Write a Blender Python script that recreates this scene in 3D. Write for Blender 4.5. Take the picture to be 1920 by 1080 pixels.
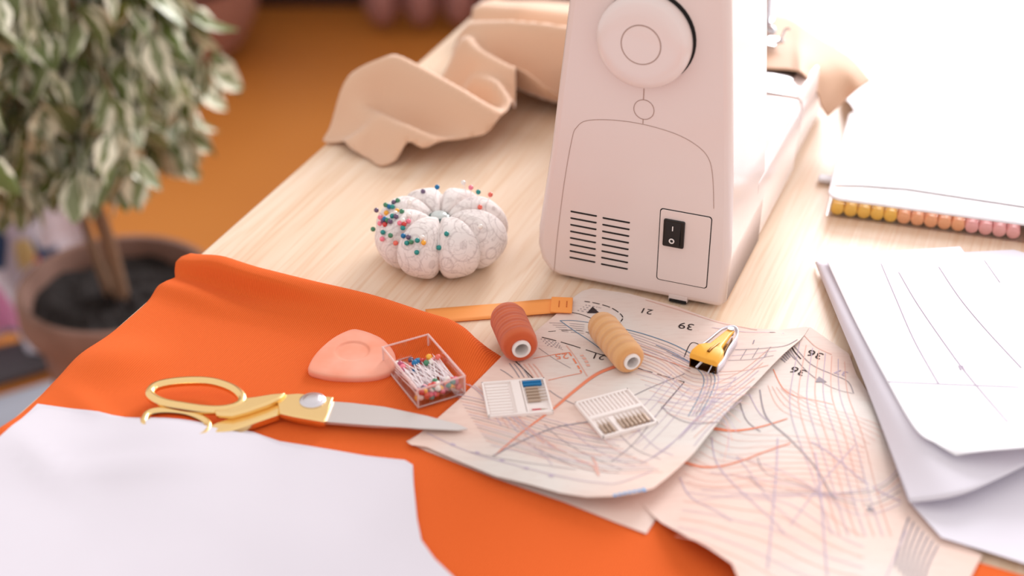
import bpy, bmesh, math, random
from mathutils import Vector, Matrix
from mathutils.bvhtree import BVHTree
random.seed(7)
for o in list(bpy.data.objects): bpy.data.objects.remove(o, do_unlink=True)
scn = bpy.context.scene
col = scn.collection
# ------------------------------------------------------------------ camera
TZ = 0.75                       # height of the table top
FPX = 2850.0
PITCH = math.atan(1732 / 2850)
CH = 0.633                      # camera height above the table top
cd = bpy.data.cameras.new('camera'); cam = bpy.data.objects.new('camera', cd); col.objects.link(cam)
cam.location = (0, 0, TZ + CH); cam.rotation_euler = (math.pi/2 - PITCH, 0, 0)
cd.sensor_width = 36; cd.lens = FPX * 36 / 1920; cd.clip_start = .02; cd.clip_end = 50
cd.dof.use_dof = True; cd.dof.focus_distance = 1.16; cd.dof.aperture_fstop = 2.8
scn.camera = cam
# ------------------------------------------------------------------ light
world = bpy.data.worlds.new('world'); scn.world = world; world.use_nodes = True
bg = world.node_tree.nodes['Background']; bg.inputs[0].default_value = (1.0, .94, .915, 1); bg.inputs[1].default_value = .70
def area(name, loc, target, sx, sy, power, color, spread=180):
    l = bpy.data.lights.new(name, 'AREA'); l.shape = 'RECTANGLE'; l.size = sx; l.size_y = sy; l.energy = power; l.color = color; l.spread = math.radians(spread)
    o = bpy.data.objects.new(name, l); col.objects.link(o); o.location = loc
    o.rotation_euler = (Vector(target) - Vector(loc)).to_track_quat('-Z', 'Y').to_euler(); return o
area('daylight_window_back', (1.35, 3.55, 1.95), (.2, 1.1, .8), 1.7, 1.5, 35, (.97, .97, 1.0), 110)
area('daylight_window_right', (2.38, 1.9, 1.75), (.1, 1.0, .8), 2.0, 1.4, 10, (.97, .97, 1.0), 130)
scn.view_settings.view_transform = 'Standard'; scn.view_settings.look = 'None'
scn.view_settings.exposure = .47; scn.view_settings.gamma = 1; scn.view_settings.use_curve_mapping = False
# ------------------------------------------------------------------ coordinates
cp, sp_ = math.cos(PITCH), math.sin(PITCH)
CAM = Vector((0, 0, TZ + CH))
def W(px, py, z=0.0):           # point seen at a pixel, z above the table top
    r = Vector((0, cp, -sp_)) * FPX + Vector((1, 0, 0)) * (px - 960) + Vector((0, sp_, cp)) * (540 - py)
    return CAM + r * ((z - CH) / r.z)
AZ = math.atan(1318 / (2850 * cp + 1732 * sp_))
UX = Vector((math.sin(AZ), math.cos(AZ), 0)); VX = Vector((math.cos(AZ), -math.sin(AZ), 0)); ZX = Vector((0, 0, 1))
def TU(u, v, z=0.0): return UX * u + VX * v + Vector((0, 0, TZ + z))   # table frame
# ------------------------------------------------------------------ helpers
def lerp(a, b, t): return a + (b - a) * t
def sst(a, b, x):
    t = max(0., min(1., (x - a) / (b - a))); return t*t*(3-2*t)
def gs(x, w): return math.exp(-(x/w)**2)
def cr(pts, n=6, closed=False):
    P = [Vector(p) for p in pts]; N = len(P); out = []
    rng = range(N) if closed else range(N-1)
    for i in rng:
        if closed: a, b, c, d = P[(i-1) % N], P[i], P[(i+1) % N], P[(i+2) % N]
        else: a, b, c, d = P[max(i-1, 0)], P[i], P[i+1], P[min(i+2, N-1)]
        for k in range(n):
            t = k/n
            out.append(.5*((2*b) + (c-a)*t + (2*a-5*b+4*c-d)*t*t + (3*b-a-3*c+d)*t**3))
    if not closed: out.append(P[-1].copy())
    return out
def s2l(c):
    return tuple(((x/255)/12.92 if x/255 <= .04045 else ((x/255+.055)/1.055)**2.4) for x in c) + (1,)
wloc = {}
class MB:
    def __init__(s): s.v = []; s.f = []; s.m = []
    def add(s, vs, fs, mi=0):
        b = len(s.v); s.v += [Vector(x) for x in vs]
        for f in fs: s.f.append(tuple(b+i for i in f)); s.m.append(mi)
    def box(s, c, sx, sy, sz, X=Vector((1,0,0)), Y=Vector((0,1,0)), Z=Vector((0,0,1)), mi=0):
        c = Vector(c)
        vs = [c + X*(a*sx/2) + Y*(b*sy/2) + Z*(d*sz/2) for a in (-1,1) for b in (-1,1) for d in (-1,1)]
        s.add(vs, [(0,1,3,2),(4,6,7,5),(0,4,5,1),(2,3,7,6),(0,2,6,4),(1,5,7,3)], mi); return s
    def prism(s, outline, dz, mi=0, top_inset=0):   # outline: list of 3D points, extruded by vector dz
        n = len(outline); dz = Vector(dz); o = [Vector(p) for p in outline]
        c = sum(o, Vector())/n
        lo = o; hi = [p + dz + (c-p).normalized()*top_inset for p in o]
        s.add(lo+hi, [tuple(reversed(range(n))), tuple(range(n, 2*n))] + [(i, (i+1) % n, n+(i+1) % n, n+i) for i in range(n)], mi); return s
    def tube(s, pts, r, seg=8, closed=False, mi=0, up=None, ry=None, cap=True):
        P = [Vector(p) for p in pts]; N = len(P); vs = []
        prev = None
        for i in range(N):
            if closed: t = P[(i+1) % N] - P[(i-1) % N]
            else: t = P[min(i+1, N-1)] - P[max(i-1, 0)]
            t.normalize()
            if up is not None: ref = Vector(up)
            else: ref = prev if prev is not None else (Vector((0,0,1)) if abs(t.z) < .9 else Vector((1,0,0)))
            a = (ref - t*ref.dot(t)).normalized(); b = t.cross(a); prev = a
            rr = r[i] if isinstance(r, (list, tuple)) else r
            r2 = (ry[i] if isinstance(ry, (list, tuple)) else ry) if ry is not None else rr
            for k in range(seg):
                an = 2*math.pi*k/seg; vs.append(P[i] + a*math.cos(an)*rr + b*math.sin(an)*r2)
        fs = []
        for i in range(N if closed else N-1):
            j = (i+1) % N
            for k in range(seg): fs.append((i*seg+k, i*seg+(k+1) % seg, j*seg+(k+1) % seg, j*seg+k))
        if not closed and cap: fs += [tuple(reversed(range(seg))), tuple(range((N-1)*seg, N*seg))]
        s.add(vs, fs, mi); return s
    def lathe(s, prof, c, ax=(0,0,1), seg=32, mi=0, closed=False):
        c = Vector(c); ax = Vector(ax).normalized()
        a = ax.orthogonal().normalized(); b = ax.cross(a); vs = []
        for (r, h) in prof:
            for k in range(seg):
                an = 2*math.pi*k/seg; vs.append(c + ax*h + (a*math.cos(an) + b*math.sin(an))*r)
        n = len(prof); fs = []
        for i in range(n if closed else n-1):
            j = (i+1) % n
            for k in range(seg): fs.append((i*seg+k, i*seg+(k+1) % seg, j*seg+(k+1) % seg, j*seg+k))
        s.add(vs, fs, mi); return s
    def grid(s, rows, mi=0):
        n = len(rows); m = len(rows[0]); vs = [p for r in rows for p in r]
        s.add(vs, [(i*m+j, i*m+j+1, (i+1)*m+j+1, (i+1)*m+j) for i in range(n-1) for j in range(m-1)], mi); return s
    def ball(s, c, r, seg=12, mi=0, sc=(1,1,1)):
        c = Vector(c); n = seg//2
        vs = [c+Vector((0,0,r*sc[2]))]
        for i in range(1, n):
            ph = math.pi*i/n
            for k in range(seg):
                th = 2*math.pi*k/seg
                vs.append(c + Vector((r*sc[0]*math.sin(ph)*math.cos(th), r*sc[1]*math.sin(ph)*math.sin(th), r*sc[2]*math.cos(ph))))
        vs.append(c-Vector((0,0,r*sc[2]))); L = len(vs)-1; fs = []
        for k in range(seg): fs.append((0, 1+k, 1+(k+1) % seg)); fs.append((L, 1+(n-2)*seg+(k+1) % seg, 1+(n-2)*seg+k))
        for i in range(n-2):
            for k in range(seg):
                a = 1+i*seg; b = a+seg; fs.append((a+k, b+k, b+(k+1) % seg, a+(k+1) % seg))
        s.add(vs, fs, mi); return s
    def build(s, name, mats, parent=None, smooth=True, bevel=0, angle=40, subsurf=0, solid=0, seg=2, origin=None):
        me = bpy.data.meshes.new(name)
        xs = [p.x for p in s.v]; ys = [p.y for p in s.v]; zs = [p.z for p in s.v]
        L = Vector(((min(xs)+max(xs))/2, (min(ys)+max(ys))/2, min(zs))) if origin is None else Vector(origin)
        me.from_pydata([tuple(p-L) for p in s.v], [], s.f)
        if not isinstance(mats, (list, tuple)): mats = [mats]
        for m in mats: me.materials.append(m)
        for p, mi in zip(me.polygons, s.m): p.material_index = mi
        bm = bmesh.new(); bm.from_mesh(me); bmesh.ops.recalc_face_normals(bm, faces=bm.faces); bm.to_mesh(me); bm.free()
        if smooth:
            me.polygons.foreach_set('use_smooth', [True]*len(me.polygons))
            if angle: me.set_sharp_from_angle(angle=math.radians(angle))
        o = bpy.data.objects.new(name, me); col.objects.link(o); o.location = L; wloc[o.name] = L
        if solid:
            q = o.modifiers.new('thickness', 'SOLIDIFY'); q.thickness = solid; q.offset = -1
        if bevel:
            q = o.modifiers.new('bevel', 'BEVEL'); q.width = bevel; q.segments = seg; q.limit_method = 'ANGLE'; q.angle_limit = math.radians(35); q.harden_normals = False
        if subsurf:
            q = o.modifiers.new('subdivision', 'SUBSURF'); q.levels = subsurf; q.render_levels = subsurf
        if parent:
            o.parent = parent; o.matrix_parent_inverse = Matrix.Translation(-wloc[parent.name])
        return o
def tag(o, label, cat, group=None, kind=None):
    o['label'] = label; o['category'] = cat
    if group: o['group'] = group
    if kind: o['kind'] = kind
    return o
def struct(o, label=None, cat=None):
    o['kind'] = 'structure'
    if label: o['label'] = label; o['category'] = cat
    return o
def thing(name, loc, label, cat, group=None):
    o = bpy.data.objects.new(name, None); col.objects.link(o); o.location = loc; o.empty_display_size = .01; wloc[o.name] = Vector(loc)
    return tag(o, label, cat, group)
# ------------------------------------------------------------------ materials
def mat(name, rgb, rough=.5, metal=0, spec=.5, **kw):
    m = bpy.data.materials.new(name); m.use_nodes = True; b = m.node_tree.nodes['Principled BSDF']
    b.inputs['Base Color'].default_value = s2l(rgb); b.inputs['Roughness'].default_value = rough
    b.inputs['Metallic'].default_value = metal; b.inputs['Specular IOR Level'].default_value = spec
    for k, v in kw.items(): b.inputs[k].default_value = v
    return m
def N(m, t, **kw):
    n = m.node_tree.nodes.new(t)
    for k, v in kw.items(): setattr(n, k, v)
    return n
def lk(m, a, b): m.node_tree.links.new(a, b)
def P_(m): return m.node_tree.nodes['Principled BSDF']
def noise(m, scale, detail=3, vec=None, dist=0):
    n = N(m, 'ShaderNodeTexNoise'); n.inputs['Scale'].default_value = scale; n.inputs['Detail'].default_value = detail; n.inputs['Distortion'].default_value = dist
    if vec: lk(m, vec, n.inputs['Vector'])
    else:
        tc = N(m, 'ShaderNodeTexCoord'); lk(m, tc.outputs['Object'], n.inputs['Vector'])
    return n.outputs['Fac']
def mapped(m, scale=(1,1,1), rot=(0,0,0)):
    tc = N(m, 'ShaderNodeTexCoord'); mp = N(m, 'ShaderNodeMapping'); mp.inputs['Scale'].default_value = scale; mp.inputs['Rotation'].default_value = rot
    lk(m, tc.outputs['Object'], mp.inputs['Vector']); return mp.outputs['Vector']
def ramp(m, fac, stops):
    r = N(m, 'ShaderNodeValToRGB'); lk(m, fac, r.inputs['Fac']); e = r.color_ramp.elements
    while len(e) < len(stops): e.new(.5)
    for q, (p, c) in zip(e, stops): q.position = p; q.color = s2l(c)
    return r.outputs['Color']
def bump(m, h, strength=.3, dist=.001):
    b = N(m, 'ShaderNodeBump'); b.inputs['Strength'].default_value = strength; b.inputs['Distance'].default_value = dist
    lk(m, h, b.inputs['Height']); lk(m, b.outputs['Normal'], P_(m).inputs['Normal']); return b
def mix(m, fac, a, b, mode='MIX'):
    n = N(m, 'ShaderNodeMix', data_type='RGBA', blend_type=mode)
    for s, x in ((0, fac), (6, a), (7, b)):
        if isinstance(x, (int, float)): n.inputs[s].default_value = x
        elif isinstance(x, tuple): n.inputs[s].default_value = x
        else: lk(m, x, n.inputs[s])
    return n.outputs[2]
M = {}
# pine
m = M['pine'] = mat('pine_wood', (240, 218, 190), .42)
v = mapped(m, (26, 1.6, 26)); n1 = noise(m, 2.2, 5, v, 1.2)
c1 = ramp(m, n1, [(.3, (226, 196, 166)), (.5, (232, 206, 180)), (.75, (238, 216, 194))])
v2 = mapped(m, (90, 2.5, 90)); n2 = noise(m, 3, 3, v2, .6)
c2 = ramp(m, n2, [(.35, (236, 206, 176)), (.5, (255, 255, 255))])
c = mix(m, .38, c1, c2, 'MULTIPLY')
vk = mapped(m, (5.5, 2.6, 5.5)); vo = N(m, 'ShaderNodeTexVoronoi'); vo.inputs['Scale'].default_value = 1.0; lk(m, vk, vo.inputs['Vector'])
kc = ramp(m, vo.outputs['Distance'], [(.03, (196, 150, 110)), (.075, (255, 255, 255))])
c = mix(m, .6, c, kc, 'MULTIPLY'); lk(m, c, P_(m).inputs['Base Color'])
m = M['table_leg'] = mat('pine_leg', (226, 196, 158), .5); bump(m, noise(m, 60), .1)
# floor: orange brown laminate
m = M['floor'] = mat('orange_floor', (196, 98, 30), .45, spec=.3)
lk(m, ramp(m, noise(m, 1.3, 2), [(.3, (180, 108, 44)), (.7, (196, 124, 54))]), P_(m).inputs['Base Color'])
m = M['wall'] = mat('wall_paint', (235, 228, 222), .9); bump(m, noise(m, 200), .05)
m = M['wall_dark'] = mat('dark_brown_panel', (62, 30, 26), .7); bump(m, noise(m, 60), .1)
# orange fabric with fine ribs
m = M['orange'] = mat('orange_ribbed_fabric', (233, 92, 38), .88, spec=.12)
P_(m).inputs['Sheen Weight'].default_value = .25; P_(m).inputs['Sheen Roughness'].default_value = .5; P_(m).inputs['Sheen Tint'].default_value = s2l((255, 150, 100))
v = mapped(m, (1,1,1), (0,0,AZ)); wv = N(m, 'ShaderNodeTexWave', wave_type='BANDS', bands_direction='X'); wv.inputs['Scale'].default_value = 200; wv.inputs['Distortion'].default_value = .3; wv.inputs['Detail'].default_value = 0
lk(m, v, wv.inputs['Vector']); bump(m, wv.outputs['Fac'], .6, .0006)
lk(m, mix(m, wv.outputs['Fac'], s2l((220, 92, 34)), s2l((238, 110, 50))), P_(m).inputs['Base Color'])
# beige fabric
m = M['beige'] = mat('beige_satin_fabric', (222, 182, 152), .62, spec=.3)
P_(m).inputs['Sheen Weight'].default_value = .7; P_(m).inputs['Sheen Roughness'].default_value = .35; bump(m, noise(m, 900, 2), .1, .0003)
m = M['whitecloth'] = mat('white_blanket', (246, 238, 232), .9); lk(m, ramp(m, noise(m, 9, 3), [(.35, (240, 222, 208)), (.5, (250, 246, 244))]), P_(m).inputs['Base Color'])
M['plastic'] = mat('white_machine_plastic', (230, 213, 208), .24, spec=.5, **{'Coat Weight': .25, 'Coat Roughness': .1})
M['plastic2'] = mat('white_handwheel_plastic', (232, 217, 213), .22, spec=.5, **{'Coat Weight': .3})
M['gap'] = mat('brown_gap', (168, 138, 126), .8); M['dark'] = mat('recess_shade_and_rubber', (22, 16, 15), .8)  # dark: painted shade inside slots and gaps, also the rubber feet
M['black'] = mat('black_switch', (20, 17, 18), .35); M['mark'] = mat('white_mark', (235, 228, 225), .6)
M['steel'] = mat('polished_steel', (205, 205, 210), .22, 1); M['blade'] = mat('brushed_steel_blade', (214, 208, 206), .36, 1)
m = M['blade']; bump(m, noise(m, 5, 3, mapped(m, (20, 300, 300))), .08, .0003)
M['gold'] = mat('gold_plate', (246, 212, 150), .24, 1); M['screw'] = mat('satin_screw', (220, 216, 222), .3, 1)
m = M['paper'] = mat('white_paper', (219, 214, 223), .85, spec=.2); bump(m, noise(m, 14, 3), .25, .002)
M['paper2'] = mat('white_tracing_paper', (224, 220, 230), .8, spec=.2)
M['paperw'] = mat('bright_white_paper', (238, 237, 242), .7, spec=.2)
# pattern paper
m = M['pattern'] = mat('pattern_paper', (230, 214, 204), .85, spec=.2)
base = ramp(m, noise(m, 7, 2), [(.42, (222, 214, 208)), (.60, (232, 204, 192))])
f = ramp(m, noise(m, 60, 3, mapped(m, (1, 6, 1), (0, 0, .3)), .8), [(.40, (226, 200, 194)), (.5, (255, 255, 255))])
lk(m, mix(m, .12, base, f, 'MULTIPLY'), P_(m).inputs['Base Color']); bump(m, noise(m, 16, 2), .2, .002)
m = M['pattern_border'] = mat('pattern_border', (236, 230, 226), .85)
for k, c in dict(ink_black=(62, 52, 52), ink_blue=(104, 136, 164), ink_red=(232, 140, 108), ink_grey=(156, 146, 152), ink_pink=(226, 178, 164), ink_lilac=(192, 176, 194), ink_sky=(110, 170, 220)).items(): M[k] = mat(k, c, .85, spec=.1)
M['chalk'] = mat('coral_tailor_chalk', (246, 156, 122), .75, spec=.25)
m = M['chalk']; lk(m, ramp(m, noise(m, 30, 3), [(.35, (240, 156, 128)), (.7, (244, 176, 154))]), P_(m).inputs['Base Color'])
M['tape'] = mat('orange_tape', (252, 162, 80), .55); M['tapemark'] = mat('tape_mark', (196, 98, 30), .6); M['tapelight'] = mat('tape_light_mark', (253, 190, 120), .6)
def thread_mat(name, c1, c2, ax):
    m = mat(name, c1, .65, spec=.3); P_(m).inputs['Sheen Weight'].default_value = .3
    tc = N(m, 'ShaderNodeTexCoord'); w1 = N(m, 'ShaderNodeTexWave', wave_type='BANDS', bands_direction='Z'); w1.inputs['Scale'].default_value = 34; w1.inputs['Distortion'].default_value = 1.2
    lk(m, tc.outputs['Object'], w1.inputs['Vector'])
    w2 = N(m, 'ShaderNodeTexWave', wave_type='BANDS', bands_direction='Z'); w2.inputs['Scale'].default_value = 620; w2.inputs['Distortion'].default_value = .6
    lk(m, tc.outputs['Object'], w2.inputs['Vector'])
    c = ramp(m, w1.outputs['Fac'], [(.1, c2), (.6, c1)]); lk(m, c, P_(m).inputs['Base Color']); bump(m, w2.outputs['Fac'], .5, .0003); return m
M['tube'] = mat('white_spool_tube', (236, 228, 224), .4)
m = M['cushion'] = mat('printed_cushion_cotton', (236, 226, 222), .9, spec=.15)
tc = N(m, 'ShaderNodeTexCoord'); vo = N(m, 'ShaderNodeTexVoronoi'); vo.inputs['Scale'].default_value = 42; lk(m, tc.outputs['Object'], vo.inputs['Vector'])
mt = N(m, 'ShaderNodeMath', operation='MULTIPLY'); lk(m, vo.outputs['Distance'], mt.inputs[0]); mt.inputs[1].default_value = 26
ms = N(m, 'ShaderNodeMath', operation='SINE'); lk(m, mt.outputs[0], ms.inputs[0])
f1 = ramp(m, ms.outputs[0], [(.70, (255, 255, 255)), (.92, (200, 192, 194))])
f2 = ramp(m, noise(m, 75, 4, None, 1.5), [(.44, (255, 255, 255)), (.48, (196, 188, 186)), (.52, (255, 255, 255))])
c = mix(m, .36, s2l((240, 231, 228)), f1, 'MULTIPLY'); c = mix(m, .4, c, f2, 'MULTIPLY'); lk(m, c, P_(m).inputs['Base Color']); bump(m, noise(m, 700, 2), .12, .0003)
M['button'] = mat('dark_green_button', (60, 96, 92), .12, spec=.8); M['button_top'] = mat('pale_button_top', (200, 208, 206), .1, spec=.9)
def clear(name, tint=(1,1,1), amt=.12):
    m = bpy.data.materials.new(name); m.use_nodes = True; nt = m.node_tree; nt.nodes.clear()
    out = nt.nodes.new('ShaderNodeOutputMaterial'); mx = nt.nodes.new('ShaderNodeMixShader'); tr = nt.nodes.new('ShaderNodeBsdfTransparent'); gl = nt.nodes.new('ShaderNodeBsdfGlossy')
    tr.inputs[0].default_value = tint + (1,); gl.inputs['Roughness'].default_value = .08; lw = nt.nodes.new('ShaderNodeLayerWeight'); lw.inputs[0].default_value = .35
    ma = nt.nodes.new('ShaderNodeMath'); ma.operation = 'MULTIPLY_ADD'; nt.links.new(lw.outputs['Fresnel'], ma.inputs[0]); ma.inputs[1].default_value = .3; ma.inputs[2].default_value = amt
    nt.links.new(ma.outputs[0], mx.inputs[0]); nt.links.new(tr.outputs[0], mx.inputs[1]); nt.links.new(gl.outputs[0], mx.inputs[2]); nt.links.new(mx.outputs[0], out.inputs[0]); return m
M['clear'] = clear('clear_plastic', (.995, .985, .985), .02); M['clear_rim'] = mat('clear_plastic_rim', (255, 226, 222), .2, spec=.8, Alpha=.5)
M['lid'] = mat('clear_plastic_lid', (250, 240, 244), .12, spec=.8, Alpha=.42)
M['pinshaft'] = mat('pin_steel', (255, 246, 248), .3, .15)
M['yellow'] = mat('yellow_plastic', (250, 180, 62), .4); M['brass'] = mat('dark_brass', (120, 84, 40), .3, 1); M['whitemetal'] = mat('white_metal', (226, 224, 234), .3, .35)
M['casewhite'] = mat('white_case_plastic', (244, 234, 230), .4); M['caseslot'] = mat('case_slot', (222, 206, 198), .6)
M['needle'] = mat('needle_steel', (186, 164, 146), .35, .6); M['blue'] = mat('blue_plastic', (0, 112, 168), .4); M['needle_red'] = mat('red_paint', (200, 40, 60), .4)
M['pot'] = mat('brown_clay_pot', (138, 100, 84), .8); m = M['pot']; lk(m, ramp(m, noise(m, 12, 4), [(.3, (122, 88, 74)), (.7, (156, 120, 106))]), P_(m).inputs['Base Color'])
M['soil'] = mat('dark_soil', (38, 30, 28), .95); bump(M['soil'], noise(M['soil'], 60, 4), 1, .01)
M['bark'] = mat('ficus_bark', (132, 100, 76), .85); bump(M['bark'], noise(M['bark'], 90, 3), .5, .002)
M['mauve'] = mat('mauve_curtain_cloth', (172, 126, 122), .9); M['brownseat'] = mat('brown_pouf_cloth', (160, 112, 96), .9)
M['grey'] = mat('grey_mat', (92, 88, 92), .95); M['bluegrey'] = mat('pale_blue_grey_mat', (176, 180, 192), .95)
# patterned cloth
m = M['print'] = mat('floral_print_cloth', (230, 225, 235), .85)
tc = N(m, 'ShaderNodeTexCoord'); vo = N(m, 'ShaderNodeTexVoronoi'); vo.inputs['Scale'].default_value = 17; vo.inputs['Randomness'].default_value = 1; lk(m, tc.outputs['Object'], vo.inputs['Vector'])
sep = N(m, 'ShaderNodeSeparateColor'); lk(m, vo.outputs['Color'], sep.inputs[0])
c = ramp(m, sep.outputs[0], [(0, (234, 230, 244)), (.42, (232, 230, 244)), (.45, (120, 170, 200)), (.56, (240, 168, 205)), (.66, (232, 228, 240)), (.8, (226, 110, 90)), (.85, (60, 90, 130)), (.92, (236, 214, 150))])
m.node_tree.nodes[-1].color_ramp.interpolation = 'CONSTANT' if m.node_tree.nodes[-1].bl_idname == 'ShaderNodeValToRGB' else None
lk(m, c, P_(m).inputs['Base Color'])
# leaves
m = M['leaf'] = mat('variegated_leaf', (90, 110, 60), .34, spec=.6)
at = N(m, 'ShaderNodeAttribute'); at.attribute_name = 'leaf'; sc = N(m, 'ShaderNodeSeparateColor'); lk(m, at.outputs['Color'], sc.inputs[0])
nn = noise(m, 55, 3); a1 = N(m, 'ShaderNodeMath', operation='MULTIPLY_ADD'); lk(m, nn, a1.inputs[0]); a1.inputs[1].default_value = 1.1; lk(m, sc.outputs[0], a1.inputs[2])
a2 = N(m, 'ShaderNodeMath', operation='SUBTRACT'); lk(m, a1.outputs[0], a2.inputs[0]); lk(m, sc.outputs[1], a2.inputs[1])
fr = N(m, 'ShaderNodeMapRange'); lk(m, a2.outputs[0], fr.inputs[0]); fr.inputs[1].default_value = .74; fr.inputs[2].default_value = .86
g = mix(m, sc.outputs[2], s2l((92, 108, 44)), s2l((134, 142, 100)))
lk(m, mix(m, fr.outputs[0], g, s2l((232, 230, 206))), P_(m).inputs['Base Color'])
P_(m).inputs['Subsurface Weight'].default_value = 0

# ------------------------------------------------------------------ setting
b = MB(); b.box((0, 2.0, -.02), 7, 7, .04); struct(b.build('floor', M['floor'], smooth=False), 'orange brown laminate floor around the table', 'floor')
YB = 3.66
b = MB(); b.box((-1.6, YB+.05, 1.3), 3.8, .1, 2.6); b.box((1.4, YB+.05, .5), 2.2, .1, 1.0); b.box((1.4, YB+.05, 2.7), 2.2, .1, .0+.2); b.box((2.5-.02, YB+.05, 1.3), .2, .1, 2.6)
struct(b.build('wall_back', M['wall'], smooth=False), 'pale wall behind the table', 'wall')
b = MB(); b.box((-.45, YB-.012, .09), 6.1, .024, .18); struct(b.build('baseboard_back', M['wall_dark'], smooth=False, bevel=.004), 'dark brown skirting board on the wall behind the table', 'baseboard')
b = MB()
for x in (.32, 1.4, 2.36): b.box((x, YB, 1.8), .05, .08, 1.6)
for z in (1.02, 2.58): b.box((1.34, YB, z), 2.1, .08, .05)
struct(b.build('window_1', M['paperw'], smooth=False), 'white framed window in the wall behind the table', 'window')
b = MB(); b.box((2.52, 2.0, .45), .1, 3.6, .9); b.box((2.52, 2.0, 2.6), .1, 3.6, .1); b.box((2.52, 3.4, 1.7), .1, .8, 1.7); b.box((2.52, .5, 1.7), .1, .6, 1.7)
struct(b.build('wall_right', M['wall'], smooth=False), 'pale wall to the right of the table', 'wall')
b = MB()
for y in (.83, 1.9, 2.97): b.box((2.48, y, 1.72), .08, .05, 1.6)
for z in (.93, 2.52): b.box((2.48, 1.9, z), .08, 2.2, .05)
struct(b.build('window_2', M['paperw'], smooth=False), 'white framed window to the right of the table', 'window')
# mauve curtain with deep rounded folds, at the back wall
b = MB(); rows = []
for i in range(22):
    t = i/21; r = []
    for k in range(0, 181):
        x = -.36 + .50*k/180; sn = abs(math.sin((x+.36)/.094*math.pi))
        z0 = .012 + .055*(1-sn**.5)
        z = z0 + (2.1-z0)*t**1.9; fl = min(1, (z-z0)/.06)**.5 if z > z0 else 0
        r.append(Vector((x, 3.50 - .075*sn*(.25+.75*fl), z)))
    rows.append(r)
b.grid(rows); tag(b.build('curtain', M['mauve'], solid=.004), 'dusty mauve curtain with deep rounded folds hanging behind the table', 'curtain')
# brown pouf behind the plant
pf = thing('pouf', (-.85, 3.36, 0), 'round brown padded pouf on the floor behind the potted tree', 'pouf')
b = MB(); b.lathe([(0, .012), (.17, .012), (.22, .03), (.255, .10), (.265, .2), (.255, .30), (.22, .37), (.17, .40), (.1, .41), (0, .41)], (-.85, 3.36, 0), seg=48); b.build('cushion', M['brownseat'], pf)
b = MB(); b.lathe([(.258, .19), (.272, .195), (.272, .207), (.258, .212)], (-.85, 3.36, 0), seg=48); b.build('piping', M['wall_dark'], pf)
# table
tb = thing('table', TU(.93, -.21, -.75), 'long light pine table carrying the sewing machine and sewing supplies', 'table')
def tabbox(name, u0, u1, v0, v1, z0, z1, mt, bevel=.003):
    b = MB(); L = TU((u0+u1)/2, (v0+v1)/2, z0)
    me = bpy.data.meshes.new(name)
    b.box((0, 0, (z1-z0)/2), v1-v0, u1-u0, z1-z0)
    o = b.build(name, mt, None, smooth=False, bevel=bevel, origin=(0,0,0))
    o.location = L; o.rotation_euler = (0, 0, -AZ); o.parent = tb; o.matrix_parent_inverse = Matrix.Translation(-wloc[tb.name]); return o
tabbox('tabletop', .30, 1.57, -.645, .225, -.03, 0, M['pine'])
for uu, vv in ((.36, -.58), (.36, .16), (1.51, -.58), (1.51, .16)): tabbox('leg', uu-.03, uu+.03, vv-.03, vv+.03, -.75, -.03, M['table_leg'])
for uu in (.36, 1.51): tabbox('apron', uu-.01, uu+.01, -.55, .13, -.11, -.03, M['table_leg'])

# ------------------------------------------------------------------ sheets
def sheet_tris(outline, cell):
    bm = bmesh.new(); vs = [bm.verts.new((p.x, p.y, 0)) for p in outline]; bm.faces.new(vs)
    xs = [p.x for p in outline]; ys = [p.y for p in outline]
    x = math.floor(min(xs)/cell)*cell + cell
    while x < max(xs):
        bmesh.ops.bisect_plane(bm, geom=bm.verts[:]+bm.edges[:]+bm.faces[:], plane_co=(x,0,0), plane_no=(1,0,0)); x += cell
    y = math.floor(min(ys)/cell)*cell + cell
    while y < max(ys):
        bmesh.ops.bisect_plane(bm, geom=bm.verts[:]+bm.edges[:]+bm.faces[:], plane_co=(0,y,0), plane_no=(0,1,0)); y += cell
    bm.normal_update(); bmesh.ops.triangulate(bm, faces=[f for f in bm.faces if len(f.verts) > 4])
    bm.verts.index_update(); V = [v.co.copy() for v in bm.verts]; F = [tuple(v.index for v in f.verts) for f in bm.faces]
    B = [(e.verts[0].index, e.verts[1].index) for e in bm.edges if len(e.link_faces) == 1]; bm.free(); return V, F, B
def sheet(b, outline, h, cell=.01, th=.0003, mi=0, mib=None):
    V, F, B = sheet_tris(outline, cell); n = len(V)
    top = [Vector((p.x, p.y, TZ + h(p.x, p.y))) for p in V]; bot = [p - Vector((0,0,th)) for p in top]
    b.add(top+bot, F + [tuple(n+i for i in reversed(f)) for f in F] + [(a, c, n+c, n+a) for a, c in B], mi)
def ribbon(b, px, h, w, mi, z=.004, n=6, dash=None, off=.0003, taper=False):
    pts = cr([(x, y, 0) for x, y in px], n) if len(px) > 2 else [Vector((lerp(px[0][0], px[1][0], t/12), lerp(px[0][1], px[1][1], t/12), 0)) for t in range(13)]
    g = [W(p.x, p.y, z) for p in pts]; N_ = len(g); L = []; R = []
    for i in range(N_):
        t = (g[min(i+1, N_-1)] - g[max(i-1, 0)]); t.z = 0
        if t.length < 1e-9: t = Vector((1,0,0))
        t.normalize(); s_ = Vector((-t.y, t.x, 0))*(w/2*(1 - (.75*i/N_ if taper else 0)))
        for q, lst in ((g[i]+s_, L), (g[i]-s_, R)): lst.append(Vector((q.x, q.y, TZ + h(q.x, q.y) + off)))
    fs = [(2*i, 2*i+1, 2*i+3, 2*i+2) for i in range(N_-1) if not (dash and i % dash == dash-1)]
    b.add([x for p in zip(L, R) for x in p], fs, mi)
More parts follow.
